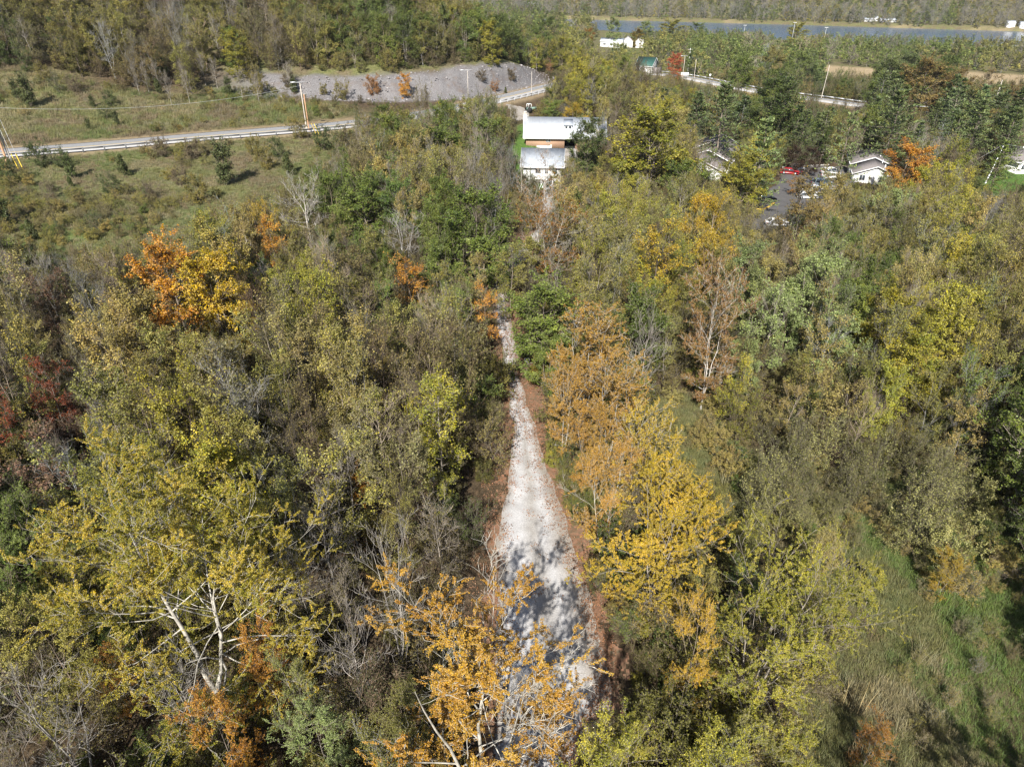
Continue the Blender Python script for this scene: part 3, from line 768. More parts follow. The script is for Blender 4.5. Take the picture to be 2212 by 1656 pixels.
def resample(P, n):
    s = np.concatenate([[0], np.cumsum(np.linalg.norm(np.diff(P, axis=0), axis=1))]); t = np.linspace(0, s[-1], n)
    return np.stack([np.interp(t, s, P[:, i]) for i in range(P.shape[1])], -1)
rl = resample(rl, 60); rr_ = resample(rr_, 60)
tag(link("river", strip_mesh("river", rl, rr_, lambda x, y: np.full(x.shape, WATER_Z), [wm])), "blue river running across behind the floodplain trees", None, None, 'structure')

# ------------------------------------------------------------ gravel road
PL = [(-4.2, -35), (-2.6, 0), (-1.4, 18), (-1.15, 28), (-1.0, 36), (-.8, 42), (.0, 48.5), (.05, 53.3), (-.2, 58.5), (-.9, 64.8), (-1.5, 72.7), (-2.3, 80), (-2.6, 86), (-1.2, 95), (1.9, 106), (5.2, 118), (5.8, 130), (6.8, 145), (11.1, 160), (13.6, 172), (14.0, 182)]
PR = [(1.5, -35), (1.8, 0), (2.1, 18), (3.9, 22), (6.1, 26), (5.9, 31), (5.1, 36), (4.1, 42), (2.8, 48.5), (2.1, 53.3), (1.4, 58.5), (.75, 64.8), (.25, 72.7), (-.2, 80), (-.4, 86), (1.2, 95), (4.3, 106), (7.4, 118), (8.2, 130), (9.2, 145), (13.6, 160), (16.2, 172), (16.8, 182)]
PL = resample(catmull(PL, 1.0), 420); PR = resample(catmull(PR, 1.0), 420)
jl = (fnoise(PL[:, 1], PL[:, 0] * 0, 3, 41) - .5) * .9; jr = (fnoise(PR[:, 1], PR[:, 0] * 0, 3, 42) - .5) * .9
PLj = PL.copy(); PLj[:, 0] += jl; PRj = PR.copy(); PRj[:, 0] += jr
gmat, n, out = new_mat("gravel")
tc = N(n, "ShaderNodeTexCoord")
t1 = N(n, "ShaderNodeTexNoise"); t1.inputs['Scale'].default_value = 9; t1.inputs['Detail'].default_value = 6; t1.inputs['Roughness'].default_value = .85
t2 = N(n, "ShaderNodeTexNoise"); t2.inputs['Scale'].default_value = .55; t2.inputs['Detail'].default_value = 4
t3 = N(n, "ShaderNodeTexVoronoi"); t3.inputs['Scale'].default_value = 3.0; t3.inputs['Randomness'].default_value = 1
t4 = N(n, "ShaderNodeTexNoise"); t4.inputs['Scale'].default_value = .9; t4.inputs['Detail'].default_value = 6
for t in (t1, t2, t3, t4): n.links.new(tc.outputs['Object'], t.inputs['Vector'])
r1 = N(n, "ShaderNodeValToRGB"); e = r1.color_ramp.elements; e[0].position = .3; e[0].color = (.30, .295, .295, 1); e[1].position = .66; e[1].color = (.62, .615, .615, 1)
n.links.new(t1.outputs[0], r1.inputs[0])
mt = N(n, "ShaderNodeMix", data_type='RGBA', blend_type='MULTIPLY'); mt.inputs[0].default_value = 1
r2 = N(n, "ShaderNodeValToRGB"); e = r2.color_ramp.elements; e[0].position = .35; e[0].color = (.78, .77, .76, 1); e[1].position = .65; e[1].color = (1, 1, 1, 1)
n.links.new(t2.outputs[0], r2.inputs[0]); n.links.new(r1.outputs[0], mt.inputs[6]); n.links.new(r2.outputs[0], mt.inputs[7])
ac = N(n, "ShaderNodeAttribute", attribute_name='across'); wa = N(n, "ShaderNodeTexNoise"); wa.inputs['Scale'].default_value = .5; wa.inputs['Detail'].default_value = 5
n.links.new(tc.outputs['Object'], wa.inputs['Vector'])
mad = N(n, "ShaderNodeMath", operation='MULTIPLY_ADD'); n.links.new(wa.outputs[0], mad.inputs[0]); mad.inputs[1].default_value = .22; n.links.new(ac.outputs['Fac'], mad.inputs[2])
rt = N(n, "ShaderNodeValToRGB"); e = rt.color_ramp.elements
while len(e) < 6: e.new(.5)
for q, (pp, vv) in zip(e, ((.10, (.62, .56, .48)), (.26, (1, 1, 1)), (.42, (1, 1, 1)), (.60, (.76, .73, .68)), (.76, (1, 1, 1)), (1.0, (.66, .60, .52)))): q.position = pp; q.color = (*vv, 1)
n.links.new(mad.outputs[0], rt.inputs[0])
m9 = N(n, "ShaderNodeMix", data_type='RGBA', blend_type='MULTIPLY'); m9.inputs[0].default_value = 1
n.links.new(mt.outputs[2], m9.inputs[6]); n.links.new(rt.outputs[0], m9.inputs[7]); mt = m9
bb = N(n, "ShaderNodeBsdfPrincipled"); bb.inputs['Roughness'].default_value = .95; bb.inputs['Specular IOR Level'].default_value = .1
n.links.new(mt.outputs[2], bb.inputs['Base Color'])
bp = N(n, "ShaderNodeBump"); bp.inputs['Strength'].default_value = .8; bp.inputs['Distance'].default_value = .06
n.links.new(t1.outputs[0], bp.inputs['Height']); n.links.new(bp.outputs[0], bb.inputs['Normal']); n.links.new(bb.outputs[0], out.inputs[0])
M_GRAVEL = gmat
crown_z = lambda x, y: H(x, y) + .09
tag(link("gravel_road", strip_mesh("gravel_road", PLj, PRj, crown_z, [M_GRAVEL], 6)), "pale grey gravel road running straight away between the trees", None, None, 'structure')
# leaf-covered verges of the road
M_LITTER = simple("leaf_litter", (.25, .135, .085), .95, .1, noise=(.12, .095, .06), bump=.8, ns=3.2)
def litter_strip(Lp, Rp, inner, label):
    Lp = resample(np.asarray(Lp), 1300); Rp = resample(np.asarray(Rp), 1300)
    n = len(Lp); k = 19
    t = np.linspace(0, 1, k)[None, :, None]
    P = Lp[:, None, :2] * (1 - t) + Rp[:, None, :2] * t
    V = np.concatenate([P, (H(P[..., 0], P[..., 1]) + .045 + .05 * (fnoise(P[..., 0], P[..., 1], .5, 91)))[..., None]], -1)
    b = (np.arange(n - 1)[:, None] * k + np.arange(k - 1)[None])
    c = (P[:-1, :-1] + P[1:, 1:]) / 2
    tt = np.abs(np.linspace(0, 1, k - 1)[None] - inner)         # 0 at the gravel, 1 at the wood
    keep = (fnoise(c[..., 0], c[..., 1], .9, 92) * .8 + (_hash(np.floor(c[..., 0] * 9), np.floor(c[..., 1] * 9), 5) - .5) * .12 + fnoise(c[..., 0], c[..., 1], 4.5, 93) * .5) > (.34 + .42 * tt)
    b = b[keep]
    me = np_mesh("road_verge", V.reshape(-1, 3), np.stack([b, b + 1, b + 1 + k, b + k], -1), [M_LITTER])
    tag(link("road_verge", me), label, None, None, 'structure')
VL = PL.copy(); VL[:, 0] -= .5 + 1.2 * fnoise(PL[:, 1], PL[:, 1] * 0, 4, 51)
VR = PR.copy(); VR[:, 0] += .7 + 1.0 * smooth(32, 46, PR[:, 1]) * (1 - smooth(60, 74, PR[:, 1])) + .9 * fnoise(PR[:, 1], PR[:, 1] * 0, 4, 52)
litter_strip(VL, PLj + [.5, 0], 1.0, "rust brown fallen leaves along the left edge of the gravel road")
litter_strip(PRj - [.6, 0], VR, 0.0, "rust brown fallen leaves along the right edge of the gravel road")

# ------------------------------------------------------------ highway
def asphalt(name, c1, c2):
    m, n, out = new_mat(name)
    tc = N(n, "ShaderNodeTexCoord")
    t = N(n, "ShaderNodeTexNoise"); t.inputs['Scale'].default_value = 2.2; t.inputs['Detail'].default_value = 8; t.inputs['Roughness'].default_value = .75
    n.links.new(tc.outputs['Object'], t.inputs['Vector'])
    r = N(n, "ShaderNodeValToRGB"); e = r.color_ramp.elements; e[0].position = .32; e[0].color = (*c1, 1); e[1].position = .68; e[1].color = (*c2, 1)
    n.links.new(t.outputs[0], r.inputs[0])
    b = N(n, "ShaderNodeBsdfPrincipled"); b.inputs['Roughness'].default_value = .88; b.inputs['Specular IOR Level'].default_value = .2
    n.links.new(r.outputs[0], b.inputs['Base Color']); n.links.new(b.outputs[0], out.inputs[0])
    return m
M_ASPH = asphalt("worn_asphalt", (.30, .295, .29), (.40, .39, .385))
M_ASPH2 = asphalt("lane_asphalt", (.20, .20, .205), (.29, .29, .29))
M_LOT = asphalt("lot_asphalt", (.075, .072, .072), (.125, .12, .118))
M_WHITE = simple("white_paint", (.78, .78, .76), .6, .3, noise=(.68, .68, .66), ns=1.5)
M_LINEW = simple("line_paint", (.72, .72, .70), .7)
M_LINEY = simple("yellow_line_paint", (.62, .42, .05), .7)
hw = resample(HWY[:, :3], 420)
def hoff(a, b): return offset_poly(hw[:, :2], a), offset_poly(hw[:, :2], b)
def hz(dz):
    def f(x, y):
        _, z, _, _ = seg_dist(x, y, hw); return z + dz
    return f
a, b = hoff(4.1, -4.1)
tag(link("highway", strip_mesh("highway", a, b, hz(.05), [M_ASPH], 2, thick=.12)), "pale two lane highway curving below the grey rock cut", None, None, 'structure')
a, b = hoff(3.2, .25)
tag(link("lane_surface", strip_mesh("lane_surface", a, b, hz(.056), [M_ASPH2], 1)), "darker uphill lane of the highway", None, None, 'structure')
for (p, q, mm, nm, lb) in ((3.45, 3.33, M_LINEW, "edge_line", "white edge line on the hill side of the highway"), (-3.33, -3.45, M_LINEW, "edge_line", "white edge line beside the highway guardrail"),
                       (.22, .10, M_LINEY, "centre_line", "yellow centre line of the highway, hill side"), (-.05, -.17, M_LINEY, "centre_line", "yellow centre line of the highway, valley side")):
    a, b = hoff(p, q)
    tag(link(nm, strip_mesh(nm, a, b, hz(.062), [mm], 1)), lb, None, None, 'structure')

# ------------------------------------------------------------ tree palettes
PAL = {
 'g': ((.075, .120, .028), (.150, .175, .045)), 'd': ((.045, .072, .024), (.09, .11, .035)),
 'y': ((.190, .215, .035), (.340, .285, .045)), 'Y': ((.330, .265, .035), (.430, .275, .030)),
 'O': ((.480, .190, .030), (.400, .240, .040)), 'R': ((.370, .075, .035), (.240, .08, .04)),
 'p': ((.170, .085, .075), (.140, .105, .065)), 'o': ((.145, .155, .045), (.240, .205, .062)),
 't': ((.310, .240, .100), (.210, .190, .065)), 's': ((.235, .275, .130), (.150, .195, .070)),
 'b': ((.190, .150, .080), (.150, .140, .058)), 'e': ((.062, .098, .048), (.135, .160, .065)),
}
PAL = {k: (tuple(a * (1.15 if k in 'goytsd' else 1.05) for a in v[0]), tuple(a * (1.15 if k in 'goytsd' else 1.05) for a in v[1])) for k, v in PAL.items()}
PAL = {k: tuple((a[0] * 1.05, a[1] * 1.04, a[2] * .82) for a in v) for k, v in PAL.items()}
PAL['S'] = ((.350, .230, .045), (.400, .210, .035)); PAL['G'] = ((.34, .16, .05), (.26, .19, .06)); PAL['T'] = ((.30, .19, .065), (.24, .20, .06)); PAL['A'] = ((.225, .235, .030), (.440, .310, .038)); PAL['B'] = ((.45, .225, .034), (.44, .29, .045)); PAL['L'] = ((.125, .175, .035), (.20, .23, .045))
GREYB = (.215, .18, .145); BROWNB = (.14, .11, .085); WHITEB = (.44, .41, .35); PALEB2 = (.5, .47, .42); PALEB = (.30, .265, .22)
CELL_KEY = ('o', 'y', 'b', 'g', 'Y', 'O', 'e', 't', 's', 'R', 'p')
CELLS = [
 [0, 0, 0, 2, 0, 2, 0, 3, 3, 0, 3, 3, 0, 3, 0, 3, 3, 0, 3, 3, 3, 0],
 [3, 0, 2, 2, 2, 0, 0, 0, 0, 1, 0, 3, 1, 0, 3, 3, 3, 3, 3, 3, 3, 0],
 [0, 0, 0, 2, 0, 0, 0, 2, 3, 3, 3, 0, 2, 2, 1, 6, 3, 6, 3, 6, 6, 6],
 [0, 0, 3, 0, 0, 3, 3, 2, 7, 0, 2, 2, 0, 2, 1, 0, 1, 6, 0, 6, 2, 2],
 [0, 0, 0, 0, 1, 4, 0, 3, 3, 0, 2, 3, 7, 1, 0, 0, 1, 7, 0, 0, 1, 2],
 [0, 2, 2, 0, 0, 7, 2, 2, 0, 3, 3, 0, 0, 0, 1, 4, 7, 8, 0, 0, 1, 0],
 [10, 2, 0, 0, 0, 10, 1, 2, 0, 0, 2, 0, 1, 0, 1, 0, 8, 8, 3, 7, 1, 0],
 [2, 2, 7, 2, 0, 0, 2, 7, 2, 2, 0, 3, 4, 0, 0, 0, 8, 8, 7, 1, 7, 0],
 [0, 2, 2, 0, 0, 2, 0, 7, 2, 2, 0, 4, 4, 0, 7, 1, 7, 0, 7, 1, 0, 3],
 [2, 10, 0, 1, 1, 0, 2, 2, 0, 1, 2, 0, 4, 4, 0, 1, 7, 7, 7, 1, 7, 3],
 [3, 1, 1, 1, 1, 0, 2, 0, 2, 2, 0, 0, 0, 4, 4, 0, 7, 0, 1, 7, 0, 3],
 [3, 1, 1, 1, 1, 1, 2, 2, 0, 2, 0, 0, 0, 4, 4, 0, 7, 2, 1, 7, 0, 3],
 [3, 1, 1, 1, 1, 1, 2, 2, 2, 2, 0, 0, 4, 4, 0, 0, 0, 2, 1, 1, 2, 0],
 [3, 0, 1, 1, 1, 1, 2, 2, 2, 2, 0, 0, 0, 4, 4, 0, 0, 0, 0, 2, 0, 3],
 [2, 0, 2, 0, 2, 1, 0, 2, 2, 0, 0, 0, 3, 0, 0, 0, 0, 1, 0, 2, 0, 3],
 [2, 2, 2, 0, 7, 1, 2, 0, 0, 0, 0, 0, 3, 1, 0, 0, 0, 2, 0, 2, 0, 2],
 [2, 0, 2, 7, 0, 1, 0, 1, 0, 0, 1, 1, 3, 3, 0, 1, 0, 2, 0, 2, 2, 0]]
def cell(u, v):
    c = int(np.clip(u // 100, 0, 21)); r = int(np.clip(v // 100, 0, 16))
    return CELL_KEY[CELLS[r][c]]
KOF = {'g': ('dense', 'full', 'open'), 'd': ('dense',), 'y': ('open', 'full', 'slender'), 'Y': ('open', 'dense', 'slender'), 'O': ('full', 'open'), 'R': ('open',),
       'p': ('bare', 'open'), 'o': ('open', 'slender', 'open'), 't': ('open', 'open', 'dense'), 's': ('open', 'dense'), 'b': ('bare', 'bare', 'open', 'dead'), 'e': ('pine', 'pine', 'oldpine')}
NAMEOF = {'fine': 'leafy_tree', 'dense': 'leafy_tree', 'full': 'round_tree', 'open': 'half_bare_tree', 'slender': 'slender_tree', 'bare': 'bare_tree', 'dead': 'bare_tree', 'pine': 'pine_tree', 'oldpine': 'pine_tree', 'cedar': 'cedar_bush', 'shrub': 'shrub', 'thicket': 'willow_bush'}
COLW = {'T': 'russet', 'g': 'green', 'd': 'dark green', 'y': 'yellow-green', 'Y': 'golden yellow', 'O': 'orange', 'R': 'rust red', 'p': 'purplish brown', 'o': 'olive', 't': 'tan', 's': 'silvery green', 'b': 'grey-brown', 'e': 'dark green'}
KW = {'fine': '{c} tree with fine airy leaves', 'dense': '{c} tree with a dense leafy crown', 'full': 'rounded full {c} tree', 'open': 'half-bare {c} tree', 'slender': 'slim upright {c} tree', 'bare': 'leafless {c} tree with fine grey twigs', 'dead': 'pale-stemmed leafless tree', 'pine': '{c} pine', 'oldpine': 'thin grey-green pine with dead limbs'}
REC = []      # every tree in view: dict
def jit(c, rng, a=.12):
    f = 1 + rng.normal(0, a); g = 1 + rng.normal(0, a * .5)
    f = min(f, 1.15)
    return (float(np.clip(c[0] * f * g, .01, .8)), float(np.clip(c[1] * f, .01, .8)), float(np.clip(c[2] * f / g, .005, .8)))

def blocked(x, y):
    for p in NOTREE:
        if in_poly([x], [y], p)[0]: return True
    return False

def grid_pts(x0, x1, y0, y1, s, rng):
    xs = np.arange(x0, x1, s); ys = np.arange(y0, y1, s * .87)
    X, Y = np.meshgrid(xs, ys); X = X + (np.arange(len(ys)) % 2)[:, None] * s / 2
    X = X.ravel() + rng.uniform(-.42, .42, X.size) * s; Y = Y.ravel() + rng.uniform(-.42, .42, Y.size) * s
    return X, Y

def cull(X, Y, mu=260, top=20):
    Z = H(X, Y)
    u, v, t = proj(X, Y, Z)
    _, vt, _ = proj(X, Y, Z + top)
    k = (u > -mu) & (u < 2212 + mu) & (vt < 1656 + 500) & (v > -30) & (Y > 8)
    k |= (np.abs(X) < 60) & (Y > -12) & (Y < 30)
    return X[k], Y[k], Z[k]

def clear_mask(X, Y, pm=2.3):
    k = np.zeros(len(X), bool)
    for p in NOTREE: k |= in_poly(X, Y, p)
    dh, _, _, _ = seg_dist(X, Y, HWY); k |= dh < 8.5
    d2, _, s2, ss = seg_dist(X, Y, CUT); k |= (d2 * s2 > -4) & (d2 * s2 < 13) & (ss > 15) & (ss < 160)
    w = np.interp(Y, PL[:, 1], PL[:, 0]); w2 = np.interp(Y, PR[:, 1], PR[:, 0])
    k |= (Y < 185) & (X > w - pm) & (X < w2 + pm)
    dn_, _, sn, _ = seg_dist(X, Y, NEAR_SHORE); df, _, sf, _ = seg_dist(X, Y, FAR_SHORE)
    k |= (dn_ * sn > -8) & (df * sf < 4)
    return k

# ------------------------------------------------------------ hero trees: crown centre (u, v), height, crown width in pixels
WHITE_SYC = (.58, .56, .50)
HERO = []
def hero(name, kind, u, v, Ht, wpx, pal, lb, short=None, bark=GREYB, mesh=None, base=None, frac=.6, var=None, brt=1.0):
    HERO.append(dict(name=name, kind=kind, u=u, v=v, H=Ht, w=wpx, pal=pal, label=lb, short=short, bark=bark, mesh=mesh, base=base, frac=frac, var=var, brt=brt))
TBIG = {
 'sycA': T(301, Ht=20.5, cb=.46, spread=6.2, stems=2, fork=.35, n1=46, n2=11, n3=6, leaves=78, leaf=.066, r0=.22, t2m=.4, cl=.5, el=(15, 70), twig=.008, l3=.8, bare=.0, rise=.3, wob=.2),
 'sycB': T(302, Ht=20, cb=.20, spread=4.8, stems=3, fork=.42, n1=34, n2=11, n3=6, leaves=74, leaf=.068, r0=.17, t2m=.3, cl=.4, el=(0, 64), twig=.010, l3=.75, bare=.16, wob=.2, rise=.3),
 'yelC': T(303, Ht=13, cb=.08, spread=3.7, stems=4, fork=.4, n1=40, n2=10, n3=5, leaves=62, leaf=.066, r0=.09, t2m=.35, cl=.5, el=(5, 62), twig=.008, l3=.6, rise=.3, wob=.2),
 'popD': T(304, Ht=15, cb=.06, spread=4.0, stems=4, fork=.5, n1=46, n2=10, n3=5, leaves=56, leaf=.066, r0=.12, t2m=.3, cl=.5, el=(15, 65), shape='column', twig=.008, l3=.65, rise=.3, wob=.2),
}
TSYC = [T(311, Ht=14, cb=.12, spread=3.0, stems=3, fork=.5, n1=30, n2=9, n3=6, leaves=22, leaf=.10, r0=.09, el=(15, 64), shape='vase', twig=.009, l3=.65, bare=.1, rise=.35, wob=.2),
        T(312, Ht=14, cb=.16, spread=2.8, stems=2, fork=.5, n1=30, n2=9, n3=6, leaves=21, leaf=.10, r0=.09, el=(15, 64), shape='column', twig=.009, l3=.65, bare=.1, rise=.35, wob=.2),
        T(313, Ht=14, cb=.26, spread=4.4, stems=3, fork=.5, n1=30, n2=10, n3=6, leaves=11, leaf=.125, r0=.12, el=(5, 60), shape='vase', twig=.009, l3=.8, bare=.15, rise=.35, wob=.22)]
BIG = {k: mesh_pair(k, t, M_LEAF) for k, t in TBIG.items()}
PAIRS['syc'] = [mesh_pair('syc', t, M_LEAF) for t in TSYC]
MEAS['syc'] = [measure(t) for t in TSYC]; MEAS.update({k: [measure(t)] for k, t in TBIG.items()})
for k in ['syc'] + list(TBIG):
    HT[k] = [m[0] for m in MEAS[k]]; RAD[k] = float(np.mean([m[1] for m in MEAS[k]]))
for k in BIG: PAIRS[k] = [BIG[k]]
h = hero
h('sycamore_tree', 'sycA', 330, 1150, 18.4, 530, 'A', 'huge yellow-green sycamore with pale mottled twin trunks, largest tree of the woods', 'the huge yellow-green sycamore', WHITEB, base=(-17.0, 24.2))
h('sycamore_tree', 'sycB', 1045, 1430, 14.8, 480, 'B', 'orange-leaved sycamore with white limbs leaning over the near end of the gravel road', 'the orange sycamore at the near end of the gravel road', WHITEB, base=(-1.3, 18.2))
h('young_sycamore', 'yelC', 1405, 1240, 13, 250, 'Y', 'bright golden yellow bushy tree on the right verge of the gravel road', 'the golden yellow roadside tree', PALEB, base=(9.3, 32.0), brt=1.0)
h('poplar_tree', 'popD', 1590, 1440, 15.5, 310, 'y', 'full pale olive-green poplar right of the golden roadside tree', 'the olive-green poplar', PALEB, base=(13.2, 23.5), brt=.85)
h('poplar_tree', 'popD', 1700, 1360, 12, 150, 'y', 'smaller pale olive poplar at the edge of the reedy clearing', None, PALEB, base=(17.8, 26.5), brt=.9)
h('young_sycamore', 'syc', 1270, 770, 13, 170, 'S', 'tall amber sycamore sapling just past the round green locust, right of the gravel road', 'the tall amber saplings', WHITEB, var=0)
h('young_sycamore', 'syc', 1225, 860, 11, 120, 'S', 'amber sapling leaning in over the narrow middle of the gravel road', None, WHITEB, var=1)
h('young_sycamore', 'syc', 1330, 880, 13, 150, 'S', 'orange-tipped sapling with several white stems beside the leafy road verge', None, WHITEB, var=0)
h('young_sycamore', 'syc', 1270, 960, 10, 120, 'S', 'short amber sapling nearest the leafy right verge of the gravel road', None, PALEB, var=1)
h('young_sycamore', 'syc', 1385, 1000, 13, 150, 'Y', 'yellow sapling with white stems standing by the grassy clearing', None, WHITEB, var=0)
h('young_sycamore', 'syc', 1310, 1060, 11, 140, 'S', 'tan-gold sapling directly behind the golden yellow roadside tree', None, WHITEB, var=1)
h('young_sycamore', 'syc', 1440, 1085, 10, 120, 'Y', 'golden sapling between the golden roadside tree and the grassy clearing', None, PALEB, var=0)
h('locust_tree', 'full', 1178, 690, 11, 160, 'L', 'round bright green locust closing over the far end of the gravel road', 'the round green locust', GREYB, var=0)
h('locust_tree', 'dense', 1180, 775, 7, 85, 'L', 'low green locust under the round one on the right side of the gravel road', None, GREYB, var=1)
h('sycamore_tree', 'syc', 1545, 700, 16, 140, 'G', 'rust-orange sycamore with long forked white trunks at the back of the clearing', 'the rust-orange sycamore with forked white trunks', PALEB2, var=0, brt=.9)
h('maple_tree', 'full', 375, 615, 13, 150, 'O', 'bright orange maple, left and taller half of the big orange pair', 'the bright orange maples', GREYB, var=0)
h('maple_tree', 'full', 465, 635, 12.5, 140, 'Y', 'amber maple forming the right half of the big orange pair', None, GREYB, var=1)
h('maple_tree', 'open', 1048, 670, 8, 60, 'O', 'small vivid orange maple left of the far end of the gravel road', 'the small vivid orange maple', GREYB, var=0, brt=1.2)
h('maple_tree', 'open', 890, 605, 9, 85, 'O', 'orange-red maple below the white leafless tree', 'the orange-red maple', GREYB, var=2)
h('maple_tree', 'dense', 782, 1045, 4.2, 48, 'O', 'tiny red-orange maple among leafless trees behind the huge sycamore', None, GREYB, var=2, brt=1.1)
h('maple_tree', 'open', 12, 915, 8, 90, 'R', 'red maple cut by the left edge of the picture', 'the red maple at the left edge', GREYB, var=1, brt=.8)
h('maple_tree', 'open', 110, 840, 9, 90, 'R', 'dull red tree just beyond the red maple at the left edge', None, GREYB, var=0, brt=.55)
h('maple_tree', 'open', 105, 650, 9, 90, 'p', 'dusky purple-brown tree in the thicket left of the bright orange maples', None, GREYB, var=3)
h('maple_tree', 'open', 583, 525, 9, 75, 'O', 'pale orange topped tree at the meadow edge right of the orange maples', None, GREYB, var=1)
h('leafy_tree', 'full', 1040, 500, 14, 150, 'g', 'tall rounded green tree with layered crown left of the far gravel road', 'the layered green tree', GREYB, var=1)
h('leafy_tree', 'dense', 990, 540, 10, 90, 'g', 'smaller green tree tucked under the left side of the layered green tree', None, GREYB, var=2)
h('leafy_tree', 'full', 785, 440, 12, 110, 'g', 'dark olive-green tree at the right end of the near meadow', 'the dark green tree at the meadow end', GREYB, var=0)
h('cottonwood_tree', 'full', 1410, 320, 19, 190, 'y', 'very tall yellow-green cottonwood between the metal roofed house and the offices', 'the very tall yellow-green cottonwood', GREYB, var=1, brt=.75)
h('leafy_tree', 'dense', 1480, 395, 13, 110, 'g', 'dark leafy tree at the foot of the very tall cottonwood', None, GREYB, var=2)
h('leafy_tree', 'full', 1605, 385, 13, 105, 'y', 'yellow-green broad tree in front of the left office building', 'the yellow-green tree before the offices', GREYB, var=0, brt=.8)
h('maple_tree', 'full', 1958, 365, 13, 96, 'O', 'orange and green maple beside the right office building', 'the orange maple by the offices', GREYB, var=1)
h('leafy_tree', 'dense', 1930, 455, 12, 100, 's', 'light fresh green tree in front of the orange maple by the offices', None, GREYB, var=2, brt=1.1)
h('pine_tree', 'pine', 1558, 255, 20, 105, 'e', 'broad dark pine left of the parking lot, behind the left office roof', 'the broad dark pine', GREYB, var=0)
h('pine_tree', 'pine', 1645, 340, 18, 105, 'e', 'green pine with yellowish needles beside the left office building', 'the yellowish pine by the offices', GREYB, var=1, brt=1.5)
h('leafy_tree', 'full', 1665, 240, 20, 125, 'd', 'big dark oak standing below the curved guardrail road', 'the big dark oak', GREYB, var=1)
h('pine_tree', 'oldpine', 1825, 325, 19, 90, 'e', 'thin grey-green pine standing at the back of the parking lot', 'the thin pine at the back of the lot', GREYB, var=0, brt=1.3)
h('pine_tree', 'pine', 1930, 270, 20, 110, 'e', 'largest dark green pine, behind the right office building', 'the largest dark pine', GREYB, var=2)
h('pine_tree', 'pine', 2108, 280, 18, 85, 'e', 'dark pine above the small right-hand lawn, behind the leaning pole', 'the dark pine above the lawn', GREYB, var=1)
h('pine_tree', 'pine', 2060, 300, 16, 75, 'e', 'dark pine between the orange maple and the lawn pines', None, GREYB, var=0)
h('pine_tree', 'pine', 2180, 295, 17, 75, 'e', 'dark pine at the right edge beyond the small lawn', None, GREYB, var=2)
h('spruce_tree', 'pine', 2160, 350, 12, 52, 'g', 'narrow green spruce at the left corner of the small lawn', None, GREYB, var=1)
h('sycamore_tree', 'full', 1998, 180, 20, 105, 'T', 'big russet sycamore standing in front of the tan field', 'the big russet tree by the tan field', GREYB, var=0, brt=.85)
h('sycamore_tree', 'full', 2060, 195, 17, 70, 'T', 'yellow-brown tree leaning on the right of the big russet tree', None, GREYB, var=2, brt=.8)
h('sycamore_tree', 'open', 2133, 185, 15, 50, 'T', 'amber tree at the near border of the tan field, far right', None, GREYB, var=0, brt=.9)
h('sycamore_tree', 'open', 2195, 200, 14, 50, 'T', 'russet tree at the extreme right border of the tan field', None, GREYB, var=2, brt=.85)
h('maple_tree', 'full', 1458, 138, 11, 36, 'R', 'scarlet maple at the bend of the guardrail road', 'the scarlet maple at the bend', GREYB, var=0, brt=1.35)
h('sycamore_tree', 'full', 873, 180, 6.5, 30, 'O', 'orange tree growing out of the grey rock cut', 'the orange tree on the rock cut', GREYB, var=1, brt=1.1)
h('maple_tree', 'full', 1118, 82, 10, 50, 'O', 'pale orange tree on the wooded hillside above the rock cut', 'the pale orange hillside tree', GREYB, var=2, brt=.9)
h('leafy_tree', 'full', 1182, 62, 17, 55, 'g', 'tall dark green tree on the end of the wooded hill', 'the tall green tree on the hill end', GREYB, var=0, brt=.8)
h('leafy_tree', 'full', 1062, 82, 13, 50, 'y', 'bright yellow-green tree on the hillside left of the pale orange one', None, GREYB, var=1, brt=.8)
h('leafy_tree', 'full', 918, 62, 12, 55, 'g', 'green rounded tree on the hillside above the orange rock-cut tree', None, GREYB, var=2)
h('leafy_tree', 'full', 508, 104, 12, 62, 'y', 'dark yellow-green tree at the left end of the rock cut', 'the yellow-green tree at the rock cut', GREYB, var=1, brt=.7)
h('dead_tree', 'dead', 663, 440, 12, 130, 'b', 'white leafless dead tree standing on the meadow edge', 'the white dead tree', (.44, .41, .36), var=0)
h('dead_tree', 'dead', 870, 515, 9, 95, 'b', 'silvery leafless spreading tree above the orange-red maple', None, (.38, .36, .33), var=1)
h('dead_tree', 'syc', 1185, 470, 17, 120, 'O', 'thin brown-leaved sycamore with a bright white forked trunk over the far gravel road', 'the white-trunked sycamore over the far road', WHITEB, var=2, brt=.55)
h('dead_tree', 'dead', 1195, 590, 9, 95, 'b', 'grey leafless tree just behind the round green locust', None, PALEB, var=1)
h('dead_tree', 'dead', 1178, 358, 11, 45, 'b', 'white-stemmed leafless tree in front of the grey roofed barn', 'the white-stemmed trees by the barn', (.42, .38, .33), var=1)
h('dead_tree', 'dead', 1125, 372, 11, 50, 'b', 'pale leafless tree left of the grey roofed barn', None, (.38, .34, .29), var=0)
h('leafy_tree', 'dense', 1194, 385, 6, 34, 'd', 'small dark green tree against the right of the white barn stairs', None, GREYB, var=0)
h('leafy_tree', 'full', 1268, 320, 15, 88, 'd', 'dark green tree covering the right end of the long metal roof', 'the dark tree by the metal roof', GREYB, var=0)
h('leafy_tree', 'dense', 1052, 318, 13, 110, 'g', 'dark green tree on the left of the long metal roofed house', None, GREYB, var=1)
h('leafy_tree', 'full', 960, 325, 12, 120, 'g', 'broad green tree in the row left of the metal roofed house', None, GREYB, var=2)
h('leafy_tree', 'full', 872, 300, 11, 90, 'g', 'green tree at the left of the row before the highway', None, GREYB, var=0, brt=.85)
h('leafy_tree', 'dense', 1240, 245, 9, 45, 'Y', 'yellow tree right behind the long metal roof', None, GREYB, var=2, brt=.9)
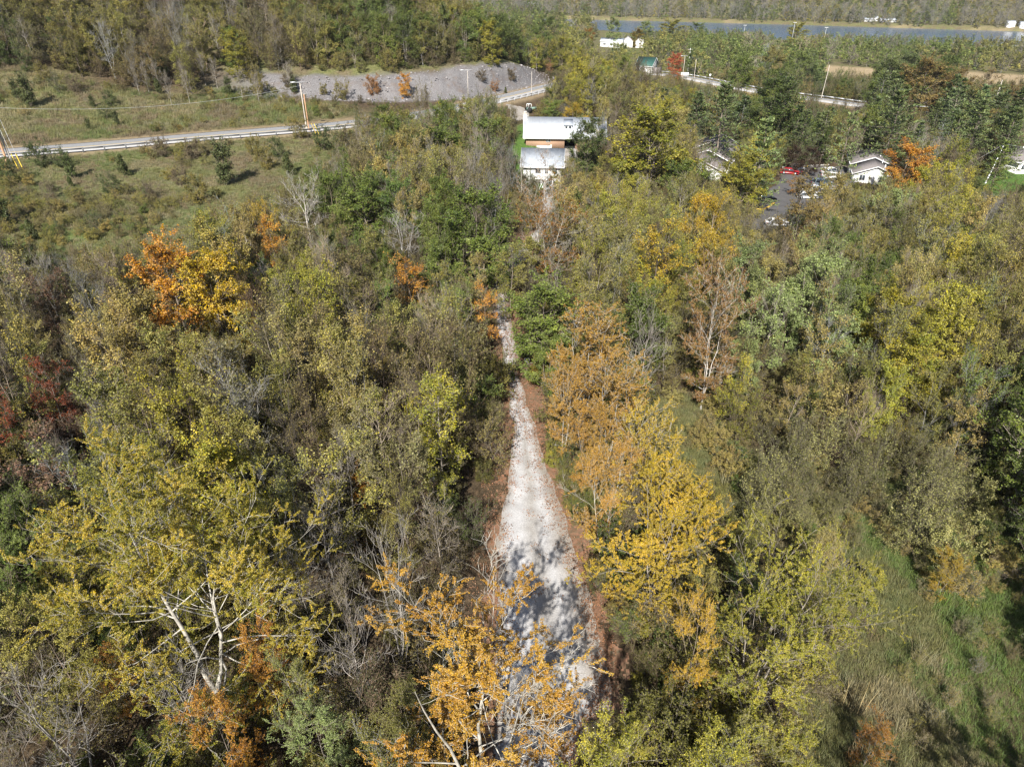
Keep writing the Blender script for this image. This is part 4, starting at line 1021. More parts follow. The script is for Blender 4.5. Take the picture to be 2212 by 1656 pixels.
h('leafy_tree', 'dense', 1190, 245, 8, 60, 'g', 'fresh green tree behind the chimney of the metal roofed house', None, GREYB, var=0, brt=1.3)
h('plum_tree', 'full', 1752, 343, 7, 38, 'p', 'round dark purple ornamental tree at the back of the parking lot', 'the dark purple tree', GREYB, var=1, brt=.35)
h('plum_tree', 'full', 1716, 338, 7, 36, 'p', 'dark purple ornamental tree half hidden behind the pine, left one of two', None, GREYB, var=2, brt=.35)
h('maple_tree', 'open', 1715, 395, 5, 26, 'O', 'small orange-brown street tree on the parking lot island', None, GREYB, var=0, brt=.7)
h('leafy_tree', 'open', 1725, 450, 13, 110, 'T', 'orange-brown tree standing in front of the parking lot', 'the orange-brown tree before the lot', GREYB, var=1, brt=.75)
h('leafy_tree', 'dense', 1800, 420, 12, 80, 't', 'dusty olive tree between the parking lot and the right office gable', None, GREYB, var=2, brt=.9)
h('leafy_tree', 'open', 1665, 700, 12, 120, 's', 'silvery green tree right of the forked white sycamore', 'the silvery green trees', PALEB, var=0, brt=1.15)
h('leafy_tree', 'dense', 1745, 640, 12, 120, 's', 'tallest silvery green tree in the woods beyond the clearing', None, PALEB, var=1, brt=1.1)
h('leafy_tree', 'dense', 1800, 740, 11, 120, 's', 'pale silver-green tree leaning over the thicket', None, PALEB, var=2, brt=1.05)
h('leafy_tree', 'open', 1420, 560, 13, 120, 'Y', 'bright yellow-green tree with dark trunk beyond the amber saplings', 'the bright yellow tree with a dark trunk', BROWNB, var=0, brt=.95)
h('leafy_tree', 'open', 1400, 640, 11, 100, 'y', 'lime yellow tree below the bright yellow tree with a dark trunk', None, BROWNB, var=2, brt=1.1)
h('leafy_tree', 'dense', 2240, 1230, 12, 120, 'g', 'dark tree cut by the right edge above the wet grass', None, GREYB, base=(36.0, 34))
h('leafy_tree', 'dense', 2600, 1330, 16, 150, 'g', 'tree outside the right edge casting the long shadow on the wet grass', None, GREYB, base=(33.5, 20))
h('leafy_tree', 'dense', 2600, 1500, 15, 150, 'g', 'nearest tree outside the right edge, shading the lower wet grass', None, GREYB, base=(30.0, 12.5))
h('leafy_tree', 'full', 1000, 2400, 17, 190, 'o', 'tall tree below the bottom edge throwing its shadow over the near road', None, GREYB, base=(-2.8, 8.6))
h('leafy_tree', 'dense', 2000, 2000, 11, 140, 'g', 'tree below the bottom edge casting the shadow beside the reeds', None, GREYB, base=(19.5, 10.5))
h('leafy_tree', 'dense', 1800, 2000, 9, 120, 'g', 'smaller tree below the bottom edge beside the poplars', None, GREYB, base=(14.5, 12.0))
h('young_sycamore', 'syc', 2045, 1235, 4.5, 75, 'Y', 'small thin orange-yellow sapling alone in the wet grass', 'the lone sapling in the wet grass', PALEB, var=1, brt=.8)
h('young_sycamore', 'dense', 1888, 1260, 3.8, 55, 'y', 'small rounded yellow-green tree alone in the marsh grass', None, PALEB, var=0)
h('young_sycamore', 'syc', 1770, 1210, 6.5, 85, 't', 'thin whitish sapling at the back of the reeds behind the poplars', None, WHITEB, var=1)
h('young_sycamore', 'dense', 1700, 1625, 6.5, 110, 'y', 'yellow-green treetop poking in at the bottom edge below the poplars', None, PALEB, var=1)
h('leafy_tree', 'open', 1890, 1600, 4, 90, 'O', 'low rusty orange sapling in the grass at the bottom edge', None, PALEB, var=2, brt=.7)
h('leafy_tree', 'full', 1235, 1600, 11, 190, 'y', 'yellow-green bushy tree at the bottom edge beside the orange sycamore', 'the yellow-green tree at the bottom edge', PALEB, var=0, base=(3.6, 16.6))
h('maple_tree', 'open', 555, 1430, 9, 120, 'O', 'yellow-orange maple right of the huge sycamore trunk', None, GREYB, var=1, brt=.9)
h('maple_tree', 'open', 490, 1590, 9, 130, 'O', 'orange maple at the bottom edge below the huge sycamore', 'the orange maple at the bottom edge', GREYB, var=0, brt=.9)
h('maple_tree', 'open', 265, 1460, 7, 100, 'O', 'thin brownish orange tree left of the huge sycamore trunk', None, GREYB, var=2, brt=.65)
h('bare_tree', 'dead', 850, 1280, 12.5, 140, 'b', 'leafless tree with tall straight silver stems left of the gravel road', 'the tall silver-stemmed tree', (.36, .33, .29), var=1)
h('bare_tree', 'bare', 700, 1150, 11, 150, 'b', 'leafless dark grey tree right behind the huge sycamore', None, (.26, .235, .21), var=0)
h('bare_tree', 'dead', 130, 1560, 10.5, 190, 'b', 'leafless grey tree with wide forks in the bottom left corner', 'the wide leafless tree in the bottom left corner', (.33, .305, .27), var=1)
h('bare_tree', 'dead', 400, 1500, 10, 150, 'b', 'leafless pale-stemmed tree in front of the huge sycamore trunk', None, (.36, .335, .3), var=2)
h('bare_tree', 'dead', 770, 1420, 10, 150, 'b', 'leafless tangled grey tree left of the orange sycamore', None, (.31, .28, .25), var=2)
h('leafy_tree', 'open', 700, 1600, 7, 150, 's', 'pale green airy tree at the bottom edge left of the orange sycamore', None, PALEB, var=3, brt=1.0)
h('poplar_tree', 'slender', 950, 930, 12, 120, 'y', 'pale green upright tree on the left of the shaded gravel road', 'the pale upright tree left of the road', PALEB, var=0, brt=.9)
h('poplar_tree', 'slender', 980, 740, 13, 90, 'o', 'tall slim pale tree with a long grey trunk left of the small vivid orange maple', None, PALEB, var=2, brt=1.1)
h('leafy_tree', 'dense', 1060, 900, 6, 95, 'g', 'low green tree whose branches hang over the left of the gravel road', None, GREYB, var=2, base=(-3.6, 54))

h('cottonwood_tree', 'full', 1325, 62, 19, 36, 's', 'slim tall green tree standing against the left end of the river', None, GREYB, var=0)
h('cottonwood_tree', 'full', 1392, 66, 15, 40, 's', 'rounded pale green tree against the river beside the small white house', None, GREYB, var=1)
h('cottonwood_tree', 'full', 1452, 62, 16, 58, 'y', 'broad yellowish green tree in front of the river, right of the white house', None, GREYB, var=0, brt=.8)
h('cottonwood_tree', 'full', 1505, 66, 13, 34, 'g', 'small rounded green tree against the river right of the broad yellowish one', None, GREYB, var=1)
h('cottonwood_tree', 'full', 1722, 72, 17, 44, 'y', 'pale yellow-green tree rising in front of the river beside the white floodlight mast', None, GREYB, var=0, brt=.85)
h('leafy_tree', 'full', 1378, 78, 12, 30, 'Y', 'olive-gold tree between the warehouse and the small white house', None, GREYB, var=0, brt=.55)
h('leafy_tree', 'full', 1272, 82, 13, 24, 'O', 'narrow brown-orange tree left of the long white warehouse', None, GREYB, var=1, brt=.55)
h('leafy_tree', 'full', 1305, 158, 11, 36, 'y', 'bright yellow-green rounded tree below the dark cedar right of the rock cut', None, GREYB, var=1, brt=1.05)
h('leafy_tree', 'full', 1895, 195, 15, 44, 'g', 'green rounded tree in front of the tan field', None, GREYB, var=0)
h('leafy_tree', 'full', 1600, 165, 16, 60, 'g', 'big rounded green tree above the guardrail road', None, GREYB, var=1)
h('leafy_tree', 'open', 1105, 590, 10, 95, 'o', 'olive tree closing over the far bend of the gravel road', None, GREYB, var=0)
h('leafy_tree', 'dense', 1150, 555, 9, 90, 'o', 'dull green tree behind the grey leafless tree at the far road bend', None, GREYB, var=2)
h('leafy_tree', 'open', 1035, 610, 9, 80, 't', 'tan-green tree just above the small vivid orange maple', None, GREYB, var=1)
h('leafy_tree', 'dense', 1075, 545, 8, 80, 'g', 'dark green low tree right of the layered green tree', None, GREYB, var=0)
def solve_crown(u, v, Hh, frac):
    g = G(u, v, dz=Hh * frac)
    return g[0], g[1]
rngH = np.random.default_rng(99)
def put_record(name, kind, x, y, z, Ht, rad_m, c1, c2, bark, label=None, short=None, pal='o', var=None, group=None, rz=None):
    if kind in ('open', 'dense', 'full', 'slender') and proj(x, y, z + Ht * .6)[2] < 46: kind = 'fine'
    nv = len(PAIRS[kind]); j = int(rngH.integers(nv)) if var is None else var % nv
    sz = Ht / HT[kind][j]; sr = rad_m / RAD[kind]
    u, v, t = proj(x, y, z + Ht * .6)
    REC.append(dict(name=name, kind=kind, j=j, x=x, y=y, z=z, H=Ht, sz=sz, sr=sr, c1=c1, c2=c2, bark=bark, label=label, short=short, pal=pal,
                    u=float(u), v=float(v), t=float(t), size=float(F * Ht / t), group=group, rz=float(rngH.uniform(0, 6.28)) if rz is None else rz))
hero_xy = []
for q in HERO:
    if q['base']: x, y = q['base']
    else: x, y = solve_crown(q['u'], q['v'], q['H'], q['frac'])
    z = Hs(x, y)
    _, _, t = proj(x, y, z + q['H'] * .6)
    rad = q['w'] * t / F / 2
    if q['kind'] in BIG: rad = rad * 1.0
    c1, c2 = PAL[q['pal']]
    c1 = tuple(min(.85, a * q['brt']) for a in c1); c2 = tuple(min(.85, a * q['brt']) for a in c2)
    put_record(q['name'], q['kind'], x, y, z, q['H'], rad, c1, c2, q['bark'], q['label'], q['short'], q['pal'], q['var'])
    hero_xy.append((x, y, max(rad, 1.0)))
hero_xy = np.array(hero_xy)
SHOW = []        # crowns that stand free in the photograph: nothing unnamed grows up in front of them
for r_ in REC:
    if r_['short'] or r_['name'] in ('maple_tree', 'young_sycamore', 'plum_tree', 'dead_tree'):
        ru_ = max(6.0, r_['sr'] * RAD[r_['kind']] * F / r_['t'] * .72); rv_ = max(6.0, r_['size'] * .27)
        SHOW.append((r_['u'], r_['v'], ru_, rv_, r_['t']))


VIS = [[(0, 150), (250, 195), (480, 195), (600, 240), (740, 240), (745, 272), (300, 312), (0, 345)],
 [(0, 345), (300, 312), (740, 272), (765, 285), (700, 330), (640, 385), (560, 425), (420, 450), (380, 495), (150, 530), (0, 520)],
 [(490, 158), (700, 168), (1000, 160), (1225, 133), (1190, 180), (1165, 203), (1000, 208), (870, 222), (730, 222), (650, 190)],
 [(1060, 208), (1172, 204), (1175, 228), (1145, 250), (1105, 250), (1085, 228)],
 [(1125, 258), (1240, 258), (1232, 318), (1218, 345), (1205, 400), (1148, 400), (1120, 350), (1128, 300)],
 [(1395, 146), (1480, 156), (1640, 182), (1642, 208), (1470, 184), (1392, 172)], [(1725, 198), (1872, 218), (1872, 240), (1725, 221)], [(1955, 226), (2008, 231), (2008, 250), (1955, 246)],
 [(1785, 140), (1885, 150), (1885, 172), (1785, 160)], [(2080, 160), (2212, 163), (2212, 185), (2090, 178)],
 [(1285, 40), (1474, 47), (2212, 62), (2212, 73), (2000, 70), (1800, 65), (1720, 66), (1690, 78), (1660, 60), (1480, 54), (1300, 66)],
 [(1690, 365), (1770, 363), (1812, 375), (1792, 410), (1765, 432), (1700, 440), (1670, 420), (1690, 395)], [(1600, 448), (1690, 450), (1700, 492), (1650, 500), (1600, 485)],
 [(1505, 320), (1590, 312), (1572, 358), (1546, 382), (1505, 372)], [(1850, 355), (1925, 340), (1905, 400), (1855, 400)], [(1285, 74), (1328, 78), (1324, 92), (1290, 98)], [(1355, 88), (1382, 88), (1382, 98), (1355, 98)],
 [(1370, 132), (1400, 135), (1400, 155), (1368, 152)], [(2100, 388), (2212, 378), (2212, 402), (2110, 410)],
 [(1093, 690), (1110, 720), (1150, 860), (1190, 1000), (1245, 1180), (1335, 1480), (1330, 1600), (1150, 1600), (1080, 1300), (1072, 1180), (1085, 1100), (1104, 930), (1100, 800)],
 [(1400, 850), (1470, 860), (1545, 930), (1540, 1050), (1470, 1080), (1440, 970)], [(1790, 1260), (2140, 1185), (2110, 1300), (2150, 1450), (2190, 1600), (1800, 1600), (1775, 1500)],
 [(1560, 1040), (1700, 1020), (1900, 990), (2100, 1000), (2130, 1180), (1900, 1240), (1650, 1180)]]
def hides(X, Y, Z, Hh):
    r = np.zeros(len(X), bool)
    for f in (.5, .8, 1.0):
        u, v, _ = proj(X, Y, Z + Hh * f)
        for p in VIS: r |= in_poly(u, v, p)
    return r
def fit_height(x, y, z, Ht, rad, river_ok=True):
    """shorten a tree until no part of its crown hides a place the photograph shows open; 0 = leave it out"""
    _, _, tc_ = proj(x, y, z + Ht * .6)
    for f in (1, .85, .7, .55, .42):
        hh = Ht * f
        hs_ = np.repeat(np.array([.35, .45, .55, .65, .75, .85, .93, 1.0]) * hh, 3); dx = np.tile(np.array([-.8, 0, .8]) * rad * f, 8) * np.repeat(np.array([.9, 1, 1, 1, .9, .75, .5, .2]), 3)
        u, v, _ = proj(x + dx, np.full(24, y), z + hs_)
        bad = False
        for p in VIS:
            if in_poly(u, v, p).any(): bad = True; break
        if not bad:
            for (hu, hv, ru, rv, ht) in SHOW:
                if ht > tc_ + .5 and ht < tc_ + 60 and (((u - hu) / ru) ** 2 + ((v - hv) / rv) ** 2 < 1).any(): bad = True; break
        if not bad: return f
    return 0.0
# ------------------------------------------------------------ the rest of the woods
rng = np.random.default_rng(5)
def far_from_hero(X, Y, f=.62):
    k = np.ones(len(X), bool)
    for hx, hy, hr in hero_xy: k &= np.hypot(X - hx, Y - hy) > hr * f + .6
    return k
def wood(X, Y, Z, hfun, far=False):
    for x, y, z in zip(X, Y, Z):
        Ht = hfun(x, y)
        u, v, t = proj(x, y, z + Ht * .6)
        c = cell(u + rng.normal(0, 28), v + rng.normal(0, 28))
        if rng.random() < .16: c = rng.choice(list('obbotg'))
        if far:
            k = 'farbare' if c in 'bpt' or rng.random() < far else 'fardense'
            if c in 'YOR' and rng.random() < .6: c = 'o'
        else: k = rng.choice(KOF[c])
        c1, c2 = PAL[c]
        f = min(1.35 if far else 1.12, float(np.exp(rng.normal(-.04, .30 if far else .2))))
        c1 = jit(tuple(a * f for a in c1), rng); c2 = jit(tuple(a * f for a in c2), rng)
        bk = jit([GREYB, PALEB, BROWNB, (.32, .285, .24)][rng.integers(4)], rng, .15)
        if k == 'dead': bk = jit((.31, .28, .24), rng, .12)
        yield k, x, y, z, Ht, c, c1, c2, bk
W = Scatter()
# near woods
X, Y = grid_pts(-150, 170, -12, 150, 4.3, rng)
k = (np.hypot(X, Y) < 150) & ~clear_mask(X, Y) & far_from_hero(X, Y); X, Y = X[k], Y[k]
X, Y, Z = cull(X, Y)
hn = lambda x, y: float(rng.uniform(7.5, 12.5) + (1.2 if x < 0 else .0) - (2.0 if y < 32 else 0))
for kd, x, y, z, Ht, c, c1, c2, bk in wood(X, Y, Z, hn):
    if kd in ('pine', 'oldpine'): Ht *= 1.3
    f_ = fit_height(x, y, z, Ht, RAD[kd] * Ht / HT[kd][0])
    if f_ == 0 or rng.random() > f_ + .35: continue
    Ht *= f_
    put_record(NAMEOF[kd], kd, x, y, z, Ht, RAD[kd] * Ht / HT[kd][0] * rng.uniform(.85, 1.15), c1, c2, bk, pal=c)
# middle distance
X, Y = grid_pts(-230, 330, 60, 420, 6.0, rng)
k = (np.hypot(X, Y) >= 150) & (np.hypot(X, Y) < 360) & ~clear_mask(X, Y) & far_from_hero(X, Y, .8); X, Y = X[k], Y[k]
X, Y, Z = cull(X, Y)
hm = lambda x, y: float(rng.uniform(9, 14.5))
for kd, x, y, z, Ht, c, c1, c2, bk in wood(X, Y, Z, hm):
    if kd in ('pine', 'oldpine'): Ht *= 1.25
    dh = seg_dist([x], [y], HWY)[0][0]
    if dh < 16 and x > 60: Ht *= .4
    elif dh < 14: Ht *= .55
    if kd == 'slender': kd = 'dense'
    ub_, vb_, _ = proj(x, y, z)
    wide = 1.0
    if ub_ > 1280 and vb_ < 155 + max(0, ub_ - 1400) * .145:
        if rng.random() < .5: continue
        if kd in ('bare', 'open', 'pine', 'oldpine') and rng.random() < .8: kd = 'full'
        Ht *= 1.2; wide = 1.35
        c1 = tuple(a * .5 + b * .5 for a, b in zip(c1, (.17, .215, .08)))
    f_ = fit_height(x, y, z, Ht, RAD[kd] * Ht / HT[kd][0] * wide)
    if f_ == 0: continue
    Ht *= f_
    put_record(NAMEOF[kd], kd, x, y, z, Ht, RAD[kd] * Ht / HT[kd][0] * wide * rng.uniform(.95, 1.3), c1, c2, bk, pal=c)
# floodplain up to the river and the hill behind
X, Y = grid_pts(-260, 760, 250, 720, 11.5, rng)
k = (np.hypot(X, Y) >= 360) & ~clear_mask(X, Y); X, Y = X[k], Y[k]
X, Y, Z = cull(X, Y)
for kd, x, y, z, Ht, c, c1, c2, bk in wood(X, Y, Z, lambda x, y: float(rng.uniform(11, 18)), far=.12):
    c1 = tuple(a * .7 + b * .6 for a, b in zip(c1, (.13, .16, .07))); c2 = tuple(a * .8 + b * .4 for a, b in zip(c2, (.19, .20, .09)))
    f_ = fit_height(x, y, z, Ht, 5)
    if f_ == 0: continue
    s = Ht * f_ / HT[kd][0]
    W.add((kd, int(rng.integers(2))), (x, y, z), rng.uniform(0, 6.28), (s * 1.2, s * 1.2, s * .95), c1, c2, bk)
W2 = Scatter()
X, Y = grid_pts(-60, 1150, 520, 1420, 9.0, rng)
df, _, sf, _ = seg_dist(X, Y, FAR_SHORE)
k = (df * sf > 4) & (df * sf < 420) & ~clear_mask(X, Y); X, Y = X[k], Y[k]
X, Y, Z = cull(X, Y, 120)
for kd, x, y, z, Ht, c, c1, c2, bk in wood(X, Y, Z, lambda x, y: float(rng.uniform(10, 16)), far=.5):
    f_ = fit_height(x, y, z, Ht, 4)
    if f_ == 0: continue
    s = Ht * f_ / HT[kd][0]
    g_ = .5
    c1 = tuple(a * (1 - g_) + b * g_ for a, b in zip(c1, (.135, .14, .085)))
    W2.add((kd, int(rng.integers(2))), (x, y, z), rng.uniform(0, 6.28), (s * 1.1, s * 1.1, s), c1, c2, (.27, .25, .24))
W2.build("forest", "grey-brown autumn forest covering the bank and hillside across the river")
# ------------------------------------------------------------ building blocks
class MB:
    def __init__(s): s.v = []; s.q = []; s.t = []
    def box(s, x0, x1, y0, y1, z0, z1):
        b = len(s.v)
        s.v += [(x0, y0, z0), (x1, y0, z0), (x1, y1, z0), (x0, y1, z0), (x0, y0, z1), (x1, y0, z1), (x1, y1, z1), (x0, y1, z1)]
        s.q += [tuple(b + i for i in f) for f in ((0, 3, 2, 1), (4, 5, 6, 7), (0, 1, 5, 4), (1, 2, 6, 5), (2, 3, 7, 6), (3, 0, 4, 7))]
        return s
    def hexa(s, pts):
        b = len(s.v); s.v += [tuple(p) for p in pts]
        s.q += [tuple(b + i for i in f) for f in ((0, 3, 2, 1), (4, 5, 6, 7), (0, 1, 5, 4), (1, 2, 6, 5), (2, 3, 7, 6), (3, 0, 4, 7))]
        return s
    def beam(s, a, b, w, h=None):
        a = Vector(a); b = Vector(b); d = (b - a).normalized(); h = h or w
        up = Vector((0, 0, 1)) if abs(d.z) < .9 else Vector((1, 0, 0))
        x = d.cross(up).normalized() * w / 2; y = d.cross(x).normalized() * h / 2
        return s.hexa([a - x - y, a + x - y, a + x + y, a - x + y, b - x - y, b + x - y, b + x + y, b - x + y])
    def cyl(s, a, b, r0, r1=None, n=8):
        a = np.array(a, float); b = np.array(b, float); r1 = r0 if r1 is None else r1
        V, Q = tubes(np.stack([a, (a + b) / 2, b])[None], np.array([[r0, (r0 + r1) / 2, r1]]), n)
        k = len(s.v); s.v += [tuple(p) for p in V]; s.q += [tuple(int(i) + k for i in f) for f in Q]
        for c, o in ((a, 0), (b, 2 * n)):
            m = len(s.v); s.v.append(tuple(c))
            for i in range(n): s.t.append((m, k + o + i, k + o + (i + 1) % n))
        return s
    def build(s, name, mat, parent=None):
        me = np_mesh(name, s.v, s.q or None, [mat] if mat else [], tris=s.t or None)
        return link(name, me, parent)

M_METAL = simple("pale_metal_roof", (.50, .53, .57), .5, .4, noise=(.57, .60, .63), ns=.8)
M_METAL2 = simple("old_metal_roof", (.30, .33, .37), .5, .4, noise=(.40, .43, .47), ns=1.2)
M_SHING = simple("grey_shingles", (.16, .145, .14), .9, .15, noise=(.21, .19, .185), ns=3)
M_GREENR = simple("green_metal_roof", (.03, .085, .07), .5, .4, noise=(.045, .11, .09), ns=2)
M_SIDE = simple("white_siding", (.74, .74, .73), .65, .25, noise=(.66, .66, .65), ns=1)
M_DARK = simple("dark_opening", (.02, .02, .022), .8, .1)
M_GLASS = simple("window_glass", (.04, .05, .06), .1, .6)
M_STONEW = simple("pale_stone", (.5, .47, .42), .9, .1, noise=(.36, .33, .29), ns=3)
M_WOODP = simple("weathered_pole", (.34, .30, .26), .9, .1, noise=(.44, .40, .35), ns=3)
M_WOODR = simple("reddish_pole", (.36, .20, .12), .9, .1, noise=(.42, .26, .16), ns=3)
M_GALV = simple("galvanised_steel", (.50, .51, .52), .45, .4, metal=.3)
M_YEL = simple("yellow_guy_guard", (.75, .52, .04), .6)
M_RUBBER = simple("tyre_rubber", (.03, .03, .03), .9, .1)
M_KERB = simple("yellow_kerb_paint", (.55, .36, .07), .8)
M_CONC = simple("concrete", (.42, .40, .37), .9, .1, noise=(.5, .48, .45), ns=2)
mb, n, out = new_mat("brick")
tc = N(n, "ShaderNodeTexCoord"); bt = N(n, "ShaderNodeTexBrick"); bt.inputs['Scale'].default_value = 4
bt.inputs['Color1'].default_value = (.30, .16, .095, 1); bt.inputs['Color2'].default_value = (.37, .21, .125, 1); bt.inputs['Mortar'].default_value = (.45, .38, .3, 1)
mp = N(n, "ShaderNodeMapping"); mp.inputs['Rotation'].default_value = (math.pi / 2, 0, 0)
b = N(n, "ShaderNodeBsdfPrincipled"); b.inputs['Roughness'].default_value = .9
n.links.new(tc.outputs['Object'], mp.inputs[0]); n.links.new(mp.outputs[0], bt.inputs['Vector']); n.links.new(bt.outputs[0], b.inputs['Base Color']); n.links.new(b.outputs[0], out.inputs[0])
M_BRICK = mb

def gable(root, x0, x1, D, eave, ridge, wallm, roofm, over=.5, y0=0.0, z0=-1.0, fascia=True, ridge_y=None, seams=0.0, wall_open=None):
    """ridge along local x, depth along y"""
    ry = y0 + D / 2 if ridge_y is None else ridge_y
    w = MB()
    P = [(y0, z0), (y0 + D, z0), (y0 + D, eave), (ry, ridge), (y0, eave)]
    b = len(w.v)
    for x in (x0, x1): w.v += [(x, y, z) for y, z in P]
    if wall_open:   # front wall with an opening xa..xb up to z
        xa, xb, zo = wall_open
        w.q += [(3, 2, 7, 8), (1, 6, 7, 2)]
        w.t += [(0, 4, 3), (0, 3, 1), (1, 3, 2), (5, 8, 9), (5, 6, 8), (6, 7, 8)]
        w.box(x0, xa, y0, y0 + .25, z0, eave); w.box(xb, x1, y0, y0 + .25, z0, eave); w.box(xa, xb, y0, y0 + .25, zo, eave)
    else:
        w.q += [(0, 5, 9, 4) if False else (0, 4, 9, 5), (1, 6, 7, 2)]
        w.t += [(0, 1, 4), (1, 3, 4), (1, 2, 3), (5, 9, 6), (6, 9, 8), (6, 8, 7)]
    wo = w.build('wall', wallm, root)
    th = .16
    for sgn in (0, 1):
        ya, yb = (y0, ry) if sgn == 0 else (y0 + D, ry)
        sl = (ridge - eave) / (abs(yb - ya))
        d = -1 if sgn == 0 else 1
        ye = ya + d * over; ze = eave - over * sl
        r = MB()
        X0, X1 = x0 - over, x1 + over
        r.hexa([(X0, ye, ze + .02), (X1, ye, ze + .02), (X1, yb, ridge + .02), (X0, yb, ridge + .02), (X0, ye, ze + th), (X1, ye, ze + th), (X1, yb, ridge + th + .02), (X0, yb, ridge + th + .02)])
        if seams:
            k = X0 + seams / 2
            while k < X1:
                r.hexa([(k, ye, ze + th), (k + .06, ye, ze + th), (k + .06, yb, ridge + th), (k, yb, ridge + th), (k, ye, ze + th + .06), (k + .06, ye, ze + th + .06), (k + .06, yb, ridge + th + .08), (k, yb, ridge + th + .08)])
                k += seams
        r.build('roof', roofm, root)
        if fascia:
            for X in (X0 - .06, X1):
                f = MB(); f.hexa([(X, ye, ze - .04), (X + .06, ye, ze - .04), (X + .06, yb, ridge - .02), (X, yb, ridge - .02), (X, ye, ze + th + .03), (X + .06, ye, ze + th + .03), (X + .06, yb, ridge + th + .05), (X, yb, ridge + th + .05)])
                f.build('fascia', M_SIDE, root)
            f = MB(); f.box(X0, X1, ye - .07 if sgn == 0 else ye, ye if sgn == 0 else ye + .07, ze - .1, ze + th); f.build('fascia', M_SIDE, root)
    return wo

def window(root, x, z, w, h, y=0.0, axis='y', out=-1, frame=M_SIDE):
    f = MB(); g = MB(); t = .07
    def bx(m, a0, a1, b0, b1, d0, d1):
        lo, hi = sorted((y + out * d0, y + out * d1))
        if axis == 'y': m.box(a0, a1, lo, hi, b0, b1)
        else: m.box(lo, hi, a0, a1, b0, b1)
    bx(f, x - w / 2 - t, x + w / 2 + t, z - t, z, .0, .07); bx(f, x - w / 2 - t, x + w / 2 + t, z + h, z + h + t, .0, .07)
    bx(f, x - w / 2 - t, x - w / 2, z, z + h, .0, .07); bx(f, x + w / 2, x + w / 2 + t, z, z + h, .0, .07); bx(f, x - .025, x + .025, z, z + h, .03, .06)
    fo = f.build('window', frame, root)
    bx(g, x - w / 2, x + w / 2, z, z + h, .005, .03); g.build('pane', M_GLASS, fo)

# --- long brick house with pale metal roof
g = G(1136, 314)
r = empty('brick_house', (g[0], g[1], g[2]), math.radians(-3))
gable(r, 0, 19.5, 10.5, 2.25, 5.7, M_BRICK, M_METAL, over=.7, seams=.6, wall_open=(9.7, 12.4, 1.95), fascia=True)
MB().box(-.9, .1, 4.2, 6.0, -1, 6.6).build('chimney', M_SIDE, r); MB().box(-1.0, .2, 4.1, 6.1, 6.6, 6.85).box(-.8, 0, 4.4, 5.8, 6.85, 7.2).build('chimney_cap', M_STONEW, r)
dm = MB().box(9.6, 11.5, 1.9, 4.2, 2.9, 4.7).build('dormer', M_SIDE, r)
MB().hexa([(9.4, 1.6, 4.5), (11.7, 1.6, 4.5), (11.7, 4.6, 5.4), (9.4, 4.6, 5.4), (9.4, 1.6, 4.66), (11.7, 1.6, 4.66), (11.7, 4.6, 5.56), (9.4, 4.6, 5.56)]).build('dormer_roof', M_METAL2, dm)
for xx in (10.1, 11.0): MB().box(xx - .28, xx + .28, 1.87, 1.9, 3.75, 4.4).build('pane', M_GLASS, dm)
window(r, 5.6, .9, 1.0, 1.1)
window(r, 15, .9, 1.2, 1.1)
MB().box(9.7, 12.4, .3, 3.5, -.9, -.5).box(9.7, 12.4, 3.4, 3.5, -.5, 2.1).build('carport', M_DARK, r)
a = MB()
for k in range(8):
    t0, t1 = k / 8 * math.pi, (k + 1) / 8 * math.pi
    p = [(11.05 - 1.5 * math.cos(t), 1.45 + .75 * math.sin(t)) for t in (t0, t1)]; o = [(11.05 - 1.85 * math.cos(t), 1.5 + 1.0 * math.sin(t)) for t in (t0, t1)]
    a.hexa([(p[0][0], -.06, p[0][1]), (p[1][0], -.06, p[1][1]), (p[1][0], .0, p[1][1]), (p[0][0], .0, p[0][1]), (o[0][0], -.06, o[0][1]), (o[1][0], -.06, o[1][1]), (o[1][0], .0, o[1][1]), (o[0][0], .0, o[0][1])])
a.build('arch', M_SIDE, r)
tag(r, "long brick house with a pale metal roof, small dormer and white chimney", "house")
g = G(1178, 322)
r = empty('garden_wall', tuple(g), math.radians(-4)); MB().box(-2.2, 1.6, 0, .35, -.2, .8).build('wall', M_SIDE, r); MB().box(1.25, 1.6, .35, 2.0, -.2, .9).build('wall', M_SIDE, r)
tag(r, "low white garden wall on the grass in front of the brick house", "wall")
# --- grey roofed barn with deck and stairs
g = G(1130, 396)
r = empty('barn', (g[0], g[1], g[2]), math.radians(-4))
gable(r, 0, 8.2, 8.0, 3.9, 6.4, M_SIDE, M_METAL2, over=.6, seams=.5)
window(r, 3.2, 2.2, 1.1, .9); window(r, 5.0, 2.2, .6, .9); window(r, 6.8, 2.2, .9, 1.0)
window(r, 2.0, 2.2, .8, .9, y=8.2, axis='x', out=1)
dk = MB().box(1.4, 6.4, -2.2, -.02, 1.45, 1.62)
for xx in (1.5, 3.9, 6.3): dk.box(xx, xx + .14, -2.15, -2.0, -1, 1.45)
dk = dk.build('deck', M_SIDE, r)
rl_ = MB(); rl_.box(1.4, 6.4, -2.2, -2.12, 2.5, 2.58).box(1.4, 1.48, -2.2, -.05, 2.5, 2.58)
for k in range(21): rl_.box(1.4 + k * .245, 1.45 + k * .245, -2.19, -2.14, 1.62, 2.5)
rl_.build('railing', M_SIDE, r)
sd = MB().beam((5.0, -2.2, 1.5), (3.6, -6.0, -.9), .08, .25).beam((6.1, -2.2, 1.5), (4.7, -6.0, -.9), .08, .25).beam((5.0, -2.2, 2.5), (3.6, -6.0, .2), .07).beam((6.1, -2.2, 2.5), (4.7, -6.0, .2), .07)
so = sd.build('stairs', M_SIDE, r)
